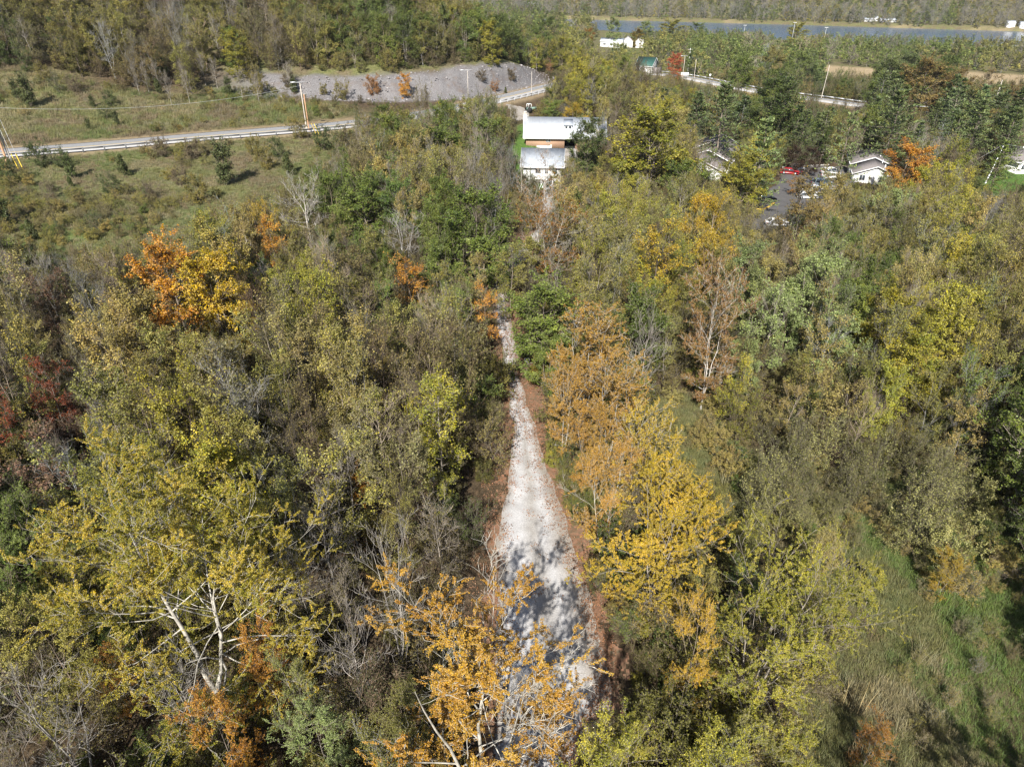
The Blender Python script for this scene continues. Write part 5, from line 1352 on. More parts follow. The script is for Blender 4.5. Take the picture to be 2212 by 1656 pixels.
for k in range(11):
    f = k / 11
    MB().box(5.0 - 1.4 * f, 6.1 - 1.4 * f, -2.5 - 3.8 * f, -2.2 - 3.8 * f, 1.4 - 2.4 * f, 1.46 - 2.4 * f).build('step', M_SIDE, so)
MB().box(2.2, 5.6, -7.6, -7.5, -1.2, -1.1).box(2.2, 5.6, -7.6, -7.5, -.8, -.7).box(2.2, 5.6, -7.6, -7.5, -.4, -.3).box(2.2, 2.3, -7.6, -7.5, -1.6, -.3).box(5.5, 5.6, -7.6, -7.5, -1.6, -.3).box(2.2, 5.6, -7.5, -6.0, -1.3, -1.2).build('landing', M_SIDE, r)
tag(r, "white barn with a weathered grey metal roof, raised deck and white stairs", "barn")

# --- offices
def office(u, v, yaw, mods, label, D=11.0):
    g = G(u, v); r = empty('office_building', tuple(g), math.radians(yaw))
    for (x0, x1, y0, ev, rd) in mods:
        gable(r, x0, x1, D, ev, rd, M_SIDE, M_SHING, over=.5, y0=y0)
    for k in range(3): MB().cyl((mods[0][0] + 2 + k * 5, D * .3, mods[0][3]), (mods[0][0] + 2 + k * 5, D * .3, mods[0][4] + .2), .12).build('vent_pipe', M_SIDE, r)
    window(r, 3.2, 1.0, 1.2, 1.2, y=mods[0][0], axis='x', out=-1); window(r, 7.6, 1.0, 1.2, 1.2, y=mods[0][0], axis='x', out=-1)
    tag(r, label, "office")
    return r
office(1556, 392, 66, [(0, 8.5, 0, 2.4, 4.6), (8.5, 17, -.6, 2.6, 4.9), (17, 27, 0, 2.8, 5.2)], "stepped grey shingled office building with white gables left of the parking lot")
office(1932, 404, 72, [(0, 7.5, 0, 2.6, 4.4), (7.5, 17, .0, 3.1, 4.9)], "grey shingled office building with white gable right of the parked cars", 9.5)
office(2260, 372, 100, [(0, 9, 0, 3.0, 5.0)], "grey roofed house at the right edge beyond the small lawn", 9.0)
# --- far buildings
g = G(1296, 101); r = empty('warehouse', tuple(g), math.radians(-14)); gable(r, 0, 15, 12, 3.2, 4.8, M_SIDE, M_METAL, y0=0, fascia=False, over=.3)
for k in range(3): window(r, 3 + k * 4.5, 1.2, 1.6, 1.0)
tag(r, "long white building with a pale roof standing near the river", "warehouse")
g = G(1366, 103); r = empty('white_house', tuple(g), math.radians(80)); gable(r, 0, 9, 7, 4, 6.5, M_SIDE, M_SHING, over=.3); gable(r, 0, 9, 6, 4, 6.2, M_SIDE, M_SHING, y0=-8, over=.3)
tag(r, "small white house with two gables beside the river trees", "house")
g = G(1372, 156); r = empty('green_roof_house', tuple(g), math.radians(-30)); gable(r, 0, 8, 8.5, 3.0, 6.2, M_SIDE, M_GREENR, over=.4)
window(r, 2.5, 1, 1.2, 1.2, y=0, axis='x', out=-1); window(r, 4, 1, 1.2, 1.2); MB().box(8.0, 11, 1, 6, -.5, 2.2).build('porch', M_SHING, r)
tag(r, "white house with a dark green roof beside the guardrail road", "house")
def shore(u, v, yaw, L, D, e, rr, label, wm_=M_SIDE, rm_=M_METAL):
    g = G(u, v); r = empty('riverside_house', tuple(g), math.radians(yaw)); gable(r, 0, L, D, e, rr, wm_, rm_, over=.3, fascia=False)
    for k in range(int(L // 5)): window(r, 2 + k * 5, .8, 1.0, .8)
    tag(r, label, "house", "houses on the far river bank")
shore(1867, 47, -16, 8, 6, 2.0, 3.4, "left white house of the cluster on the far river bank"); shore(1884, 46, -16, 5, 6, 3, 4.2, "taller white middle house of the cluster on the far river bank"); shore(1901, 48, -16, 15, 7, 2.0, 3.4, "long pale roofed house on the far river bank")
shore(2174, 58, -16, 7, 7, 3, 5, "small white house on the far river bank, far right"); shore(2203, 60, -16, 7, 7, 3, 5, "small house at the right edge on the far river bank")
shore(1138, 18, -16, 12, 8, 3.5, 6, "pale house among the far trees above the left end of the river", M_STONEW)
# ------------------------------------------------------------ paved patches
def patch(name, polyuv, mat, dz, label, cs=.6, world=None):
    poly = world if world is not None else ground_poly(polyuv)
    P = np.array(poly); x0, y0 = P.min(0); x1, y1 = P.max(0)
    nx = int((x1 - x0) / cs) + 2; ny = int((y1 - y0) / cs) + 2
    X, Y = np.meshgrid(x0 + np.arange(nx) * cs, y0 + np.arange(ny) * cs)
    c = (np.arange(ny - 1)[:, None] * nx + np.arange(nx - 1)[None]).ravel()
    cxm = (X[:-1, :-1] + cs / 2).ravel(); cym = (Y[:-1, :-1] + cs / 2).ravel()
    wob = (fnoise(cxm, cym, 2.5, 3) - .5) * 1.2
    k = in_poly(cxm + wob, cym + wob, poly); c = c[k]
    me = np_mesh(name, np.stack([X, Y, H(X, Y) + dz], -1).reshape(-1, 3), np.stack([c, c + 1, c + 1 + nx, c + nx], -1), [mat])
    return tag(link(name, me), label, None, None, 'structure')
LOTP = ground_poly([(1690, 372), (1745, 358), (1830, 362), (1850, 400), (1835, 445), (1770, 500), (1660, 512), (1590, 490), (1635, 425), (1680, 400)])
patch("parking_lot", None, M_LOT, .16, "dark asphalt parking lot between the office buildings", .5, LOTP)
patch("gravel_drive", [(1093, 226), (1125, 232), (1148, 240), (1140, 258), (1112, 262)], M_GRAVEL, .12, "white gravel pull-off beside the highway behind the chimney")
patch("gravel_drive", [(1190, 326), (1234, 318), (1236, 345), (1226, 400), (1205, 412), (1205, 345)], M_GRAVEL, .12, "pale gravel drive between the brick house and the barn")
patch("lot_island", [(1792, 402), (1812, 400), (1810, 412), (1790, 412)], M_CONC, .2, "paved island in the parking lot", .5)

# ------------------------------------------------------------ kerb, cars
def kerb(pts, label, mat):
    g = [G(u, v) for u, v in pts]; P = catmull([(a[0], a[1], Hs(a[0], a[1])) for a in g], .6)
    m = MB()
    for a, b in zip(P[:-1], P[1:]): m.beam((a[0], a[1], a[2] + .2), (b[0], b[1], b[2] + .2), .35, .35)
    o = m.build('kerb', mat); tag(o, label, None, None, 'structure')
kerb([(1625, 452), (1645, 455), (1662, 448), (1672, 440)], "yellow painted kerb at the front of the parking lot", M_KERB)
kerb([(1735, 362), (1760, 359), (1790, 358)], "pale kerb along the back of the parking lot", M_CONC)
kerb([(1740, 370), (1733, 366), (1745, 360)], "yellow kerb corner by the red car", M_KERB)

def car(name, u, v, yaw, col, kind, label, dark=False):
    g = G(u, v)
    root = empty(name, (g[0], g[1], g[2] + .17), math.radians(yaw))
    paint = simple(name + "_paint", col, .3, .5)
    if kind == 'pickup': L_, W_, belt, top, cab = 5.6, 1.95, 1.05, 1.85, [(-.6, 0), (-.45, 1), (.75, 1), (1.45, 0)]
    elif kind == 'suv': L_, W_, belt, top, cab = 4.8, 1.9, 1.05, 1.75, [(-2.3, 0), (-2.1, 1), (.55, 1), (1.25, 0)]
    else: L_, W_, belt, top, cab = 4.6, 1.8, .92, 1.42, [(-1.9, 0), (-1.25, 1), (.35, 1), (1.15, 0)]
    h = L_ / 2; hw_ = W_ / 2
    # side profile lofted across the width
    prof = [(-h, .38), (-h + .03, belt * .8), (-h + .12, belt - .02), (cab[0][0], belt), (cab[3][0], belt), (h - .35, belt - .12), (h - .05, belt * .72), (h, .42), (h - .1, .28), (-h + .1, .28)]
    secs = [(-hw_, .93), (-hw_ + .06, 1), (hw_ - .06, 1), (hw_, .93)]
    m = MB(); n_ = len(prof)
    for (y, s) in secs: m.v += [(x * (1 if s == 1 else .985), y, .3 + (z - .3) * s) for x, z in prof]
    for i in range(len(secs) - 1):
        for j in range(n_): m.q.append((i * n_ + j, i * n_ + (j + 1) % n_, (i + 1) * n_ + (j + 1) % n_, (i + 1) * n_ + j))
    for i in (0, len(secs) - 1):
        c = len(m.v); m.v.append((0, secs[i][0], .6))
        for j in range(n_): m.t.append((c, i * n_ + j, i * n_ + (j + 1) % n_))
    body = m.build('body', paint, root)
    x0, x1, x2, x3 = cab[0][0], cab[1][0], cab[2][0], cab[3][0]; a, b = hw_ - .04, hw_ - .2
    MB().hexa([(x0, -a, belt - .02), (x3, -a, belt - .02), (x3, a, belt - .02), (x0, a, belt - .02), (x1, -b, top - .06), (x2, -b, top - .06), (x2, b, top - .06), (x1, b, top - .06)]).build('windows', M_GLASS, root)
    MB().hexa([(x1 - .05, -b - .03, top - .06), (x2 + .05, -b - .03, top - .06), (x2 + .05, b + .03, top - .06), (x1 - .05, b + .03, top - .06), (x1 + .1, -b + .1, top), (x2 - .15, -b + .1, top), (x2 - .15, b - .1, top), (x1 + .1, b - .1, top)]).build('roof_panel', paint, root)
    pl = MB()
    for s in (-1, 1):
        for (xa, xb) in ((x0, x1), (x3, x2), ((x0 + x3) / 2, (x1 + x2) / 2)): pl.beam((xa, s * (a + .005), belt - .02), (xb, s * (b + .012), top - .05), .08, .05)
    pl.build('pillars', paint, root)
    if kind == 'pickup':
        MB().box(-h + .12, x0 - .08, -hw_ + .12, hw_ - .12, belt + .003, belt + .02).build('truck_bed', M_DARK, root)
    for sx in (-h + .95, h - .95):
        for s in (-1, 1):
            w = MB().cyl((sx, s * (hw_ - .2), .34), (sx, s * (hw_ + .02), .34), .35, n=14).build('wheel', M_RUBBER, root)
            MB().cyl((sx, s * (hw_ + .005), .34), (sx, s * (hw_ + .035), .34), .2, n=10).build('rim', M_GALV, w)
    for s in (-1, 1):
        MB().box(h - .06, h + .01, s * .7 - .18, s * .7 + .18, .62, .76).build('headlight', M_GLASS, root)
        MB().box(-h - .01, -h + .05, s * .72 - .12, s * .72 + .12, .66, .86).build('tail_light', M_TAIL, root)
    tag(root, label, 'car', 'cars in the parking lot')
M_TAIL = simple("tail_light_red", (.35, .02, .02), .3, .5)
WH = (.72, .72, .72)
car('red_car', 1705, 377, -22, (.35, .025, .03), 'sedan', 'dark red car at the back left of the parking lot')
car('pickup_truck', 1713, 371, -22, WH, 'pickup', 'white pickup truck parked directly behind the dark red car')
car('dark_car', 1724, 373, 70, (.05, .04, .05), 'suv', 'small dark vehicle at the tail of the white pickup by the kerb')
car('white_suv', 1793, 378, 12, WH, 'suv', 'large white SUV, rearmost of the two white vehicles right of the lot')
car('white_car', 1794, 386, 8, WH, 'sedan', 'white sedan just in front of the large white SUV')
car('silver_suv', 1775, 403, 5, (.34, .40, .45), 'suv', 'silver-blue SUV in the shade beside the small island tree')
car('pickup_truck', 1756, 418, -8, WH, 'pickup', 'silver-white pickup truck behind the orange-brown tree')
car('white_car', 1742, 430, -8, WH, 'sedan', 'white car in front of the silver-white pickup truck')
car('white_car', 1678, 489, 0, WH, 'sedan', 'white car at the front of the lot behind a leafless tree')
car('dark_car', 1612, 452, 10, (.04, .05, .08), 'sedan', 'dark blue car under the yellow-green tree beside the yellow kerb')
car('dark_car', 1650, 437, 10, (.03, .03, .035), 'suv', 'black vehicle in deep shade behind the yellow kerb')

# ------------------------------------------------------------ guardrails, poles, wires
M_RAILD = simple("shadow_side_steel", (.13, .135, .14), .7, .3)  # steel colour darkened to paint in the rail's shadow side
def guardrail(s0, s1, off, label, step=3.8, rail=M_GALV, posts=M_GALV):
    hs = resample(HWY, int(3000)); cum = np.concatenate([[0], np.cumsum(np.linalg.norm(np.diff(hs[:, :2], axis=0), axis=1))])
    lft = offset_poly(hs[:, :2], off)
    ss_ = np.arange(s0, s1, step)
    P = np.stack([np.interp(ss_, cum, lft[:, 0]), np.interp(ss_, cum, lft[:, 1]), np.interp(ss_, cum, hs[:, 2])], -1)
    root = empty('guardrail', tuple(P[0]))
    Q = P - P[0]
    m = MB()
    for a, b in zip(Q[:-1], Q[1:]):
        m.beam((a[0], a[1], a[2] + .58), (b[0], b[1], b[2] + .58), .09, .13).beam((a[0], a[1], a[2] + .76), (b[0], b[1], b[2] + .76), .09, .13).beam((a[0], a[1] + .02, a[2] + .67), (b[0], b[1] + .02, b[2] + .67), .03, .1)
    m.build('rail', rail, root)
    pm = MB().box(-.1, .1, -.1, .1, -.3, .85); first = pm.build('post', posts, root); first.location = tuple(Q[0])
    for q in Q[1:]:
        c = first.copy(); C.objects.link(c); c.parent = root; c.location = tuple(q)
    tag(root, label, 'guardrail')
def s_at(x, y): return float(seg_dist([x], [y], HWY)[3][0])
sA = s_at(*G(-60, 345)[:2]); sB = s_at(*G(765, 262)[:2])
guardrail(sA, sB, -4.9, "long steel guardrail along the lower side of the highway", 3.8, M_RAILD, M_RAILD)
sC = s_at(*G(1085, 225)[:2]); sD = s_at(*G(1175, 212)[:2])
guardrail(min(sC, sD), max(sC, sD) + 12, -4.9, "short guardrail of the highway behind the chimney of the brick house")
guardrail(s_at(60, 350), s_at(190, 243), 5.0, "bright guardrail along the curved road in front of the tan field", 4, M_GALV, M_RAILD)

def pole(u, v, Hh, label, mat=M_WOODP, arm=False, lamp=False, lean=(0, 0), r=.16, yaw=0.0, cat='utility pole', name='utility_pole', base=None):
    g = G(u, v) if base is None else np.array([base[0], base[1], Hs(*base)])
    root = empty(name, tuple(g), yaw)
    top = (lean[0] * Hh, lean[1] * Hh, Hh)
    MB().cyl((0, 0, -.5), top, r, r * .7).build('pole', mat, root)
    if arm:
        MB().box(top[0] - 1.3, top[0] + 1.3, top[1] - .08, top[1] + .08, Hh - .7, Hh - .55).build('crossarm', M_WOODP, root)
        for xx in (-1.2, -.5, .5, 1.2): MB().cyl((top[0] + xx, top[1], Hh - .55), (top[0] + xx, top[1], Hh - .3), .05).build('insulator', M_SIDE, root)
    if lamp:
        MB().beam((top[0] - 1.6, top[1], Hh + .15), (top[0] + 1.2, top[1], Hh + .25), .1).build('arm', M_GALV, root)
        MB().hexa([(top[0] - 2.0, top[1] - .2, Hh + .05), (top[0] - 1.0, top[1] - .25, Hh + .1), (top[0] - 1.0, top[1] + .25, Hh + .1), (top[0] - 2.0, top[1] + .2, Hh + .05),
                   (top[0] - 2.1, top[1] - .2, Hh + .3), (top[0] - 1.0, top[1] - .2, Hh + .35), (top[0] - 1.0, top[1] + .2, Hh + .35), (top[0] - 2.1, top[1] + .2, Hh + .3)]).build('lamp_head', M_GALV, root)
    tag(root, label, cat)
    return (g[0] + top[0], g[1] + top[1], g[2] + top[2])
tops = []
tops.append(pole(16, 352, 10.5, "thick reddish utility pole at the left edge by the guardrail", M_WOODR, arm=True, r=.22))
pole(25, 350, 9.5, "dark leaning pole beside the reddish one at the left edge", M_WOODP, r=.2, lean=(-.05, 0))
for (ua, va, ub, vb, lb) in ((40, 366, 24, 338, 'left'), (50, 366, 32, 336, 'right')):
    g = G(ua, va); r = empty('guy_guard', tuple(g)); MB().cyl((0, 0, 0), (-.9, .8, 2.6), .06).build('guard', M_YEL, r); MB().cyl((-.9, .8, 2.6), (-2.6, 2.4, 8.5), .02).build('wire', M_GALV, r)
    tag(r, "yellow guy wire guard near the left highway poles, %s one of the two" % lb, "guy wire")
tops.append(pole(663, 283, 10.2, "tall utility pole carrying a street light by the guardrail", M_WOODP, lamp=True))
pole(668, 284, 8.0, "shorter reddish pole next to the street light pole", M_WOODR)
for (ua, va, lb) in ((684, 292, 'left'), (690, 292, 'right')):
    g = G(ua, va); r = empty('guy_guard', tuple(g)); MB().cyl((0, 0, 0), (-.8, -.2, 2.5), .06).build('guard', M_YEL, r); tag(r, "short yellow guy guard by the street light pole, %s one" % lb, "guy wire")
tops.append(pole(1148, 208, 7, "small pale pole in front of the rock cut at the highway bend", M_WOODP, r=.1))
pole(1012, 228, 9, "thin street light pole in front of the middle of the rock cut", M_WOODP, lamp=True, r=.1)
pole(1474, 172, 9.5, "light pole with a flat lamp arm at the bend of the guardrail road", M_WOODP, lamp=True, r=.15)
pole(1485, 160, 12, "tall utility pole with crossarm near the scarlet maple", M_SIDE, arm=True, r=.16)
pole(1499, 170, 8, "plain short pole right of the tall crossarm pole", M_WOODP, r=.14)
pole(1774, 212, 12, "pale slanting utility pole above the guardrail road", M_WOODP, lean=(.04, 0), r=.15)
tA = pole(2128, 396, 9.5, "pale leaning utility pole on the small right lawn", M_SIDE, lean=(.14, 0), r=.17)
pole(2135, 262, 13, "pale pole rising between the dark pines on the right", M_WOODP, r=.16)
for (u, v, hh, lb) in ((1603, 98, 13, 'left floodlight mast near the river'), (1706, 110, 17, 'white floodlight mast near the river, in the gap of the trees'), (1775, 110, 14, 'right floodlight mast near the river')):
    g = G(u, v); r = empty('floodlight_mast', tuple(g)); MB().cyl((0, 0, -.5), (0, 0, hh), .13, .08).build('pole', M_GALV, r)
    for k in range(3): MB().box(-1.1 + k * .8, -.6 + k * .8, -.2, .1, hh - .1, hh + .25).build('lamp', M_SIDE, r)
    tag(r, lb, "floodlight")
def wire(a, b, label, sag=1.2, rr=.02):
    a = np.array(a, float); b = np.array(b, float); t = np.linspace(0, 1, 14)[:, None]
    P = a * (1 - t) + b * t; P[:, 2] -= sag * 4 * (t * (1 - t))[:, 0]
    V, Q = tubes(P[None] - a, np.full((1, 14), rr), 4)
    o = link('power_line', np_mesh('power_line', V, Q, [M_GALV])); o.location = tuple(a); tag(o, label, 'cable')
wire(tA, (tA[0] + 38, tA[1] + 4, tA[2] - 1), "thin cable running right from the leaning pole on the lawn", 1.5)
wire(tA, (tA[0] - 10, tA[1] + 2, tA[2] - 7.5), "short stay cable going down left from the leaning pole", .3)
wire((tops[0][0], tops[0][1], tops[0][2] - .5), (tops[1][0], tops[1][1], tops[1][2] - .5), "long cable strung between the left highway poles and the street light pole", 2.0)
# road sign, tractor, marker by the road
g = G(1533, 172); r = empty('road_sign', tuple(g)); MB().cyl((0, 0, -.3), (0, 0, 2.2), .05).build('post', M_GALV, r); MB().box(-.4, .4, -.06, -.02, 1.3, 2.3).build('sign_plate', M_SIDE, r); tag(r, "small white road sign beside the guardrail road", "sign")
g = G(1478, 170); r = empty('billboard', tuple(g)); MB().box(-1.8, 1.8, -.1, .1, 1.0, 2.6).build('panel', M_SIDE, r); MB().box(-1.4, -1.25, -.05, .05, -.3, 1.0).box(1.25, 1.4, -.05, .05, -.3, 1.0).build('posts', M_WOODP, r); tag(r, "low white board sign under the tall crossarm pole", "sign")
g = G(1131, 786); r = empty('white_bucket', (g[0] + .4, g[1], g[2]))
MB().cyl((0, 0, 0), (0, 0, .55), .28, .34, 12).build('bucket', M_SIDE, r); MB().cyl((0, 0, .55), (0, 0, .6), .36, .34, 12).build('lid', M_SIDE, r)
tag(r, "white bucket standing on the right verge of the gravel road", "bucket")
g = G(1147, 243); r = empty('tractor', tuple(g), .4)
M_TRG = simple("green_grey_paint", (.16, .24, .20), .5)
MB().box(-.2, 1.7, -.35, .35, .8, 1.4).hexa([(-1.3, -.6, .7), (-.2, -.6, .7), (-.2, .6, .7), (-1.3, .6, .7), (-1.2, -.5, 1.3), (-.2, -.5, 1.3), (-.2, .5, 1.3), (-1.2, .5, 1.3)]).build('body', M_TRG, r)
MB().box(-1.2, -.1, -.6, .6, 2.3, 2.4).box(-1.2, -1.1, -.6, -.5, 1.3, 2.3).box(-.2, -.1, -.6, -.5, 1.3, 2.3).box(-1.2, -1.1, .5, .6, 1.3, 2.3).box(-.2, -.1, .5, .6, 1.3, 2.3).build('canopy_frame', M_SIDE, r)
for s in (-1, 1):
    MB().cyl((-.8, s * .6, .75), (-.8, s * .95, .75), .75, n=14).build('wheel', M_RUBBER, r); MB().cyl((1.3, s * .45, .4), (1.3, s * .7, .4), .4, n=12).build('wheel', M_RUBBER, r)
tag(r, "small grey-green tractor parked on the white gravel pull-off", "tractor")
# ------------------------------------------------------------ put the trees in: the 300 that show largest as things, the rest as one wood
def on_frame(r):
    ub, vb, _ = proj(r['x'], r['y'], r['z']); ut, vt, _ = proj(r['x'], r['y'], r['z'] + r['H'])
    return 20 < r['u'] < 2192 and vt < 1600 and vb > 10 and r['y'] > 12
heroes = [r for r in REC if r['label']]
rest = [r for r in REC if not r['label']]
named = [r for r in rest if on_frame(r)]
named.sort(key=lambda r: -r['size'])
NMAX = 285 - len(heroes)
named, other = named[:NMAX], named[NMAX:]
ids = set(id(r) for r in named)
other = [r for r in rest if id(r) not in ids]
def put_tree(r):
    o = empty(r['name'], (r['x'], r['y'], r['z'] - .05), r['rz'])
    tm, cm = PAIRS[r['kind']][r['j']]
    for nm, me in (('trunk', tm), ('crown', cm)):
        c = link(nm, me, o)
        c['tint'] = [float(q) for q in r['c1']]; c['tint2'] = [float(q) for q in r['c2']]; c['bark'] = [float(q) for q in r['bark']]
        c.scale = (r['sr_'], r['sr_'], r['sz'])
    tag(o, r['label'], 'tree', r['group'])
    return o
for r in REC:
    r['sr_'] = r['sr']
# labels for the unnamed ones: look + place counted out from a landmark
marks = [(r['short'], r['u'], r['v'], r['t']) for r in heroes if r['short']]
marks += [('the grey roofed barn', 1165, 345, 160), ('the reedy clearing', 1900, 1450, 45), ('the brown willow thicket', 1900, 1100, 70), ('the near meadow', 300, 440, 120), ('the narrow grassy clearing', 1500, 1000, 60)]
ORD = ['nearest', 'second nearest', 'third nearest', 'fourth nearest', 'fifth nearest', 'sixth nearest', 'seventh nearest', 'eighth nearest', 'ninth nearest', 'tenth nearest', 'eleventh nearest', 'twelfth nearest']
buckets = {}
for r in named:
    best = min(marks, key=lambda m: math.hypot(r['u'] - m[1], (r['v'] - m[2]) * 1.2))
    dx, dy = r['u'] - best[1], r['v'] - best[2]
    if abs(dx) > abs(dy): side = 'on the left of' if dx < 0 else 'on the right of'
    else: side = 'beyond' if dy < 0 else 'in front of'
    look = KW[r['kind']].format(c=COLW[r['pal']])
    r['mk'] = math.hypot(dx, dy)
    buckets.setdefault((look, side, best[0]), []).append(r)
for (look, side, mk), lst in buckets.items():
    lst.sort(key=lambda r: r['mk'])
    for i, r in enumerate(lst):
        where = "%s %s" % (side, mk)
        r['label'] = "%s %s" % (look, where) if len(lst) == 1 else "%s, %s %s" % (look, ORD[min(i, 11)], where)
        w_ = r['label'].split()
        if len(w_) > 16:
            r['label'] = r['label'].replace(' with a dense leafy crown', ' with dense crown').replace(' with fine grey twigs', '')
        if len(r['label'].split()) > 16: r['label'] = r['label'].replace('on the right of', 'right of').replace('on the left of', 'left of').replace('in front of', 'before')
        if len(r['label'].split()) > 16: r['label'] = r['label'].replace(' tree with dense crown', ' tree')
for r in named:
    for long_, short_ in (('the rust-orange sycamore with forked white trunks', 'the rust-orange sycamore'), ('the bright yellow tree with a dark trunk', 'the dark-trunked yellow tree'), ('the white-trunked sycamore over the far road', 'the white-trunked sycamore'),
                          ('the orange sycamore at the near end of the gravel road', 'the orange sycamore by the near road'), ('on the right of', 'right of'), ('on the left of', 'left of'), ('in front of', 'before'), ('slim upright', 'slim'), ('half-bare ', 'thin '), (' tree', '')):
        if len(r['label'].split()) > 16: r['label'] = r['label'].replace(long_, short_)
for r in heroes + named:
    if not r['group'] and not r['label'].startswith('huge'):
        r['group'] = {'pine': 'pines round the houses', 'oldpine': 'pines round the houses'}.get(r['kind'], 'trees of the autumn wood')
    put_tree(r)
for r in other:
    kd, j = r['kind'], r['j']
    if kd == 'syc' or kd in BIG: kd, j = 'open', 0
    W.add((kd, j), (r['x'], r['y'], r['z'] - .05), r['rz'], (r['sr_'], r['sr_'], r['sz']), r['c1'], r['c2'], r['bark'])
W.build("woodland", "mass of mixed autumn trees filling the hillside and the valley floor to the river")

# ------------------------------------------------------------ undergrowth
U_ = Scatter()
rng = np.random.default_rng(15)
def brush(X, Y, smin, smax, dens=1.0):
    X, Y, Z = cull(X, Y, 120, 4)
    S = rng.uniform(smin, smax, len(X)) if np.isscalar(smin) else None
    bad = hides(X, Y, Z, S * 2.4)
    for x, y, z, s, bd in zip(X, Y, Z, S, bad):
        if rng.random() > dens: continue
        if bd:
            if rng.random() < .6: continue
            s *= .35
        u, v, t = proj(x, y, z + 1)
        c = cell(u, v)
        q = rng.random()
        if q < .30: c = 'o'
        elif q < .40: c = 'g'
        elif q < .60: c = 'b'
        elif q < .72: c = 't'
        elif c in 'OR': c = 'o'
        elif c == 'e': c = 'g'
        f = float(np.exp(rng.normal(-.45, .28)))  # tints lowered so the gaps between crowns read as deep shade
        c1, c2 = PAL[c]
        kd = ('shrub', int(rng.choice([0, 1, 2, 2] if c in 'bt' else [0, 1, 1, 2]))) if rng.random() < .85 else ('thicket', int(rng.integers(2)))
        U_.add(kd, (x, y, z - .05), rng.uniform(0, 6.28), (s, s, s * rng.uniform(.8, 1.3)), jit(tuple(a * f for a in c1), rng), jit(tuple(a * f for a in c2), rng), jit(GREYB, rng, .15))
X, Y = grid_pts(-130, 130, 8, 150, 2.5, rng); k = (np.hypot(X, Y) < 150) & ~clear_mask(X, Y, 1.1)
pd = np.minimum(np.abs(X - np.interp(Y, PL[:, 1], PL[:, 0])), np.abs(X - np.interp(Y, PR[:, 1], PR[:, 0])))
brush(X[k], Y[k], .55, 1.35, .8)
X, Y = grid_pts(-200, 260, 80, 360, 4.6, rng); k = (np.hypot(X, Y) >= 150) & ~clear_mask(X, Y); brush(X[k], Y[k], .9, 1.9)
P_ = np.array(A_LEFT); X, Y = grid_pts(max(P_[:, 0].min(), -170), P_[:, 0].max(), P_[:, 1].min(), P_[:, 1].max(), 2.0, rng)
dh_, _, _, _ = seg_dist(X, Y, HWY); k = in_poly(X, Y, A_LEFT) & (dh_ > 8) & (fnoise(X, Y, 16, 71) + rng.uniform(-.12, .12, len(X)) > .50); X, Y = X[k], Y[k]
X, Y, Z = cull(X, Y, 60, 2)
for x, y, z in zip(X, Y, Z):
    c1, c2 = PAL[rng.choice(list('ooobbtg'))]; s = rng.uniform(.25, .62); f = 1.05
    U_.add(('shrub', int(rng.integers(3))), (x, y, z - .05), rng.uniform(0, 6.28), (s * 1.3, s * 1.3, s), jit(tuple(a * f for a in c1), rng), jit(tuple(a * f for a in c2), rng), jit(GREYB, rng, .15))
P_ = np.array(A_UP); X, Y = grid_pts(max(P_[:, 0].min(), -190), P_[:, 0].max(), P_[:, 1].min(), P_[:, 1].max(), 2.6, rng)
dh_, _, _, _ = seg_dist(X, Y, HWY); k = in_poly(X, Y, A_UP) & (dh_ > 8) & (fnoise(X, Y, 20, 73) + rng.uniform(-.15, .15, len(X)) > .53); X, Y = X[k], Y[k]
X, Y, Z = cull(X, Y, 60, 2)
for x, y, z in zip(X, Y, Z):
    c1, c2 = PAL[rng.choice(list('oobbtg'))]; s = rng.uniform(.2, .6)
    U_.add(('shrub', int(rng.integers(3))), (x, y, z - .05), rng.uniform(0, 6.28), (s * 1.3, s * 1.3, s), jit(c1, rng), jit(c2, rng), jit(GREYB, rng, .15))
X, Y = grid_pts(8, 40, 34, 95, 1.6, rng)
k = in_poly(X, Y, A_MARSH) & (X > np.interp(Y, PR[:, 1], PR[:, 0]) + 3) & (rng.random(len(X)) < .42); X, Y = X[k], Y[k]; Z = H(X, Y)
for x, y, z in zip(X, Y, Z):
    c1, c2 = PAL[rng.choice(list('oottbg'))]; s = rng.uniform(.25, .75); f = 1.0
    U_.add(('shrub', int(rng.integers(3))), (x, y, z - .05), rng.uniform(0, 6.28), (s * 1.2, s * 1.2, s), jit(tuple(a * f for a in c1), rng), jit(tuple(a * f for a in c2), rng), jit(GREYB, rng, .15))
X, Y = grid_pts(10, 42, 14, 38, 1.5, rng)
k = in_poly(X, Y, A_MARSH) & (fnoise(X, Y, 5, 88) + rng.uniform(-.1, .1, len(X)) > .60) & (rng.random(len(X)) < .7); X, Y = X[k], Y[k]; Z = H(X, Y)
for x, y, z in zip(X, Y, Z):
    c1, c2 = PAL[rng.choice(list('oottbb'))]; s = rng.uniform(.18, .42)
    U_.add((('shrub', 2) if rng.random() < .6 else ('thicket', int(rng.integers(2)))), (x, y, z - .05), rng.uniform(0, 6.28), (s, s, s), jit(c1, rng), jit(c2, rng), jit(PALEB, rng, .15))
X, Y = grid_pts(3, 22, 10, 52, 1.3, rng)
wr = np.interp(Y, PR[:, 1], PR[:, 0]); k = (X > wr + .7) & (X < wr + 7.5) & (rng.random(len(X)) < .75); X, Y = X[k], Y[k]; Z = H(X, Y)
for x, y, z in zip(X, Y, Z):
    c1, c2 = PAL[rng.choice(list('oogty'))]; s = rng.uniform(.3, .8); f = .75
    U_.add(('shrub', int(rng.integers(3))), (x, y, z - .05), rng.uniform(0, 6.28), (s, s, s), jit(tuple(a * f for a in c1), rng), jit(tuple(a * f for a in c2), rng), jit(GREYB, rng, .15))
U_.build("undergrowth", "tangled olive and brown undergrowth below the trees")

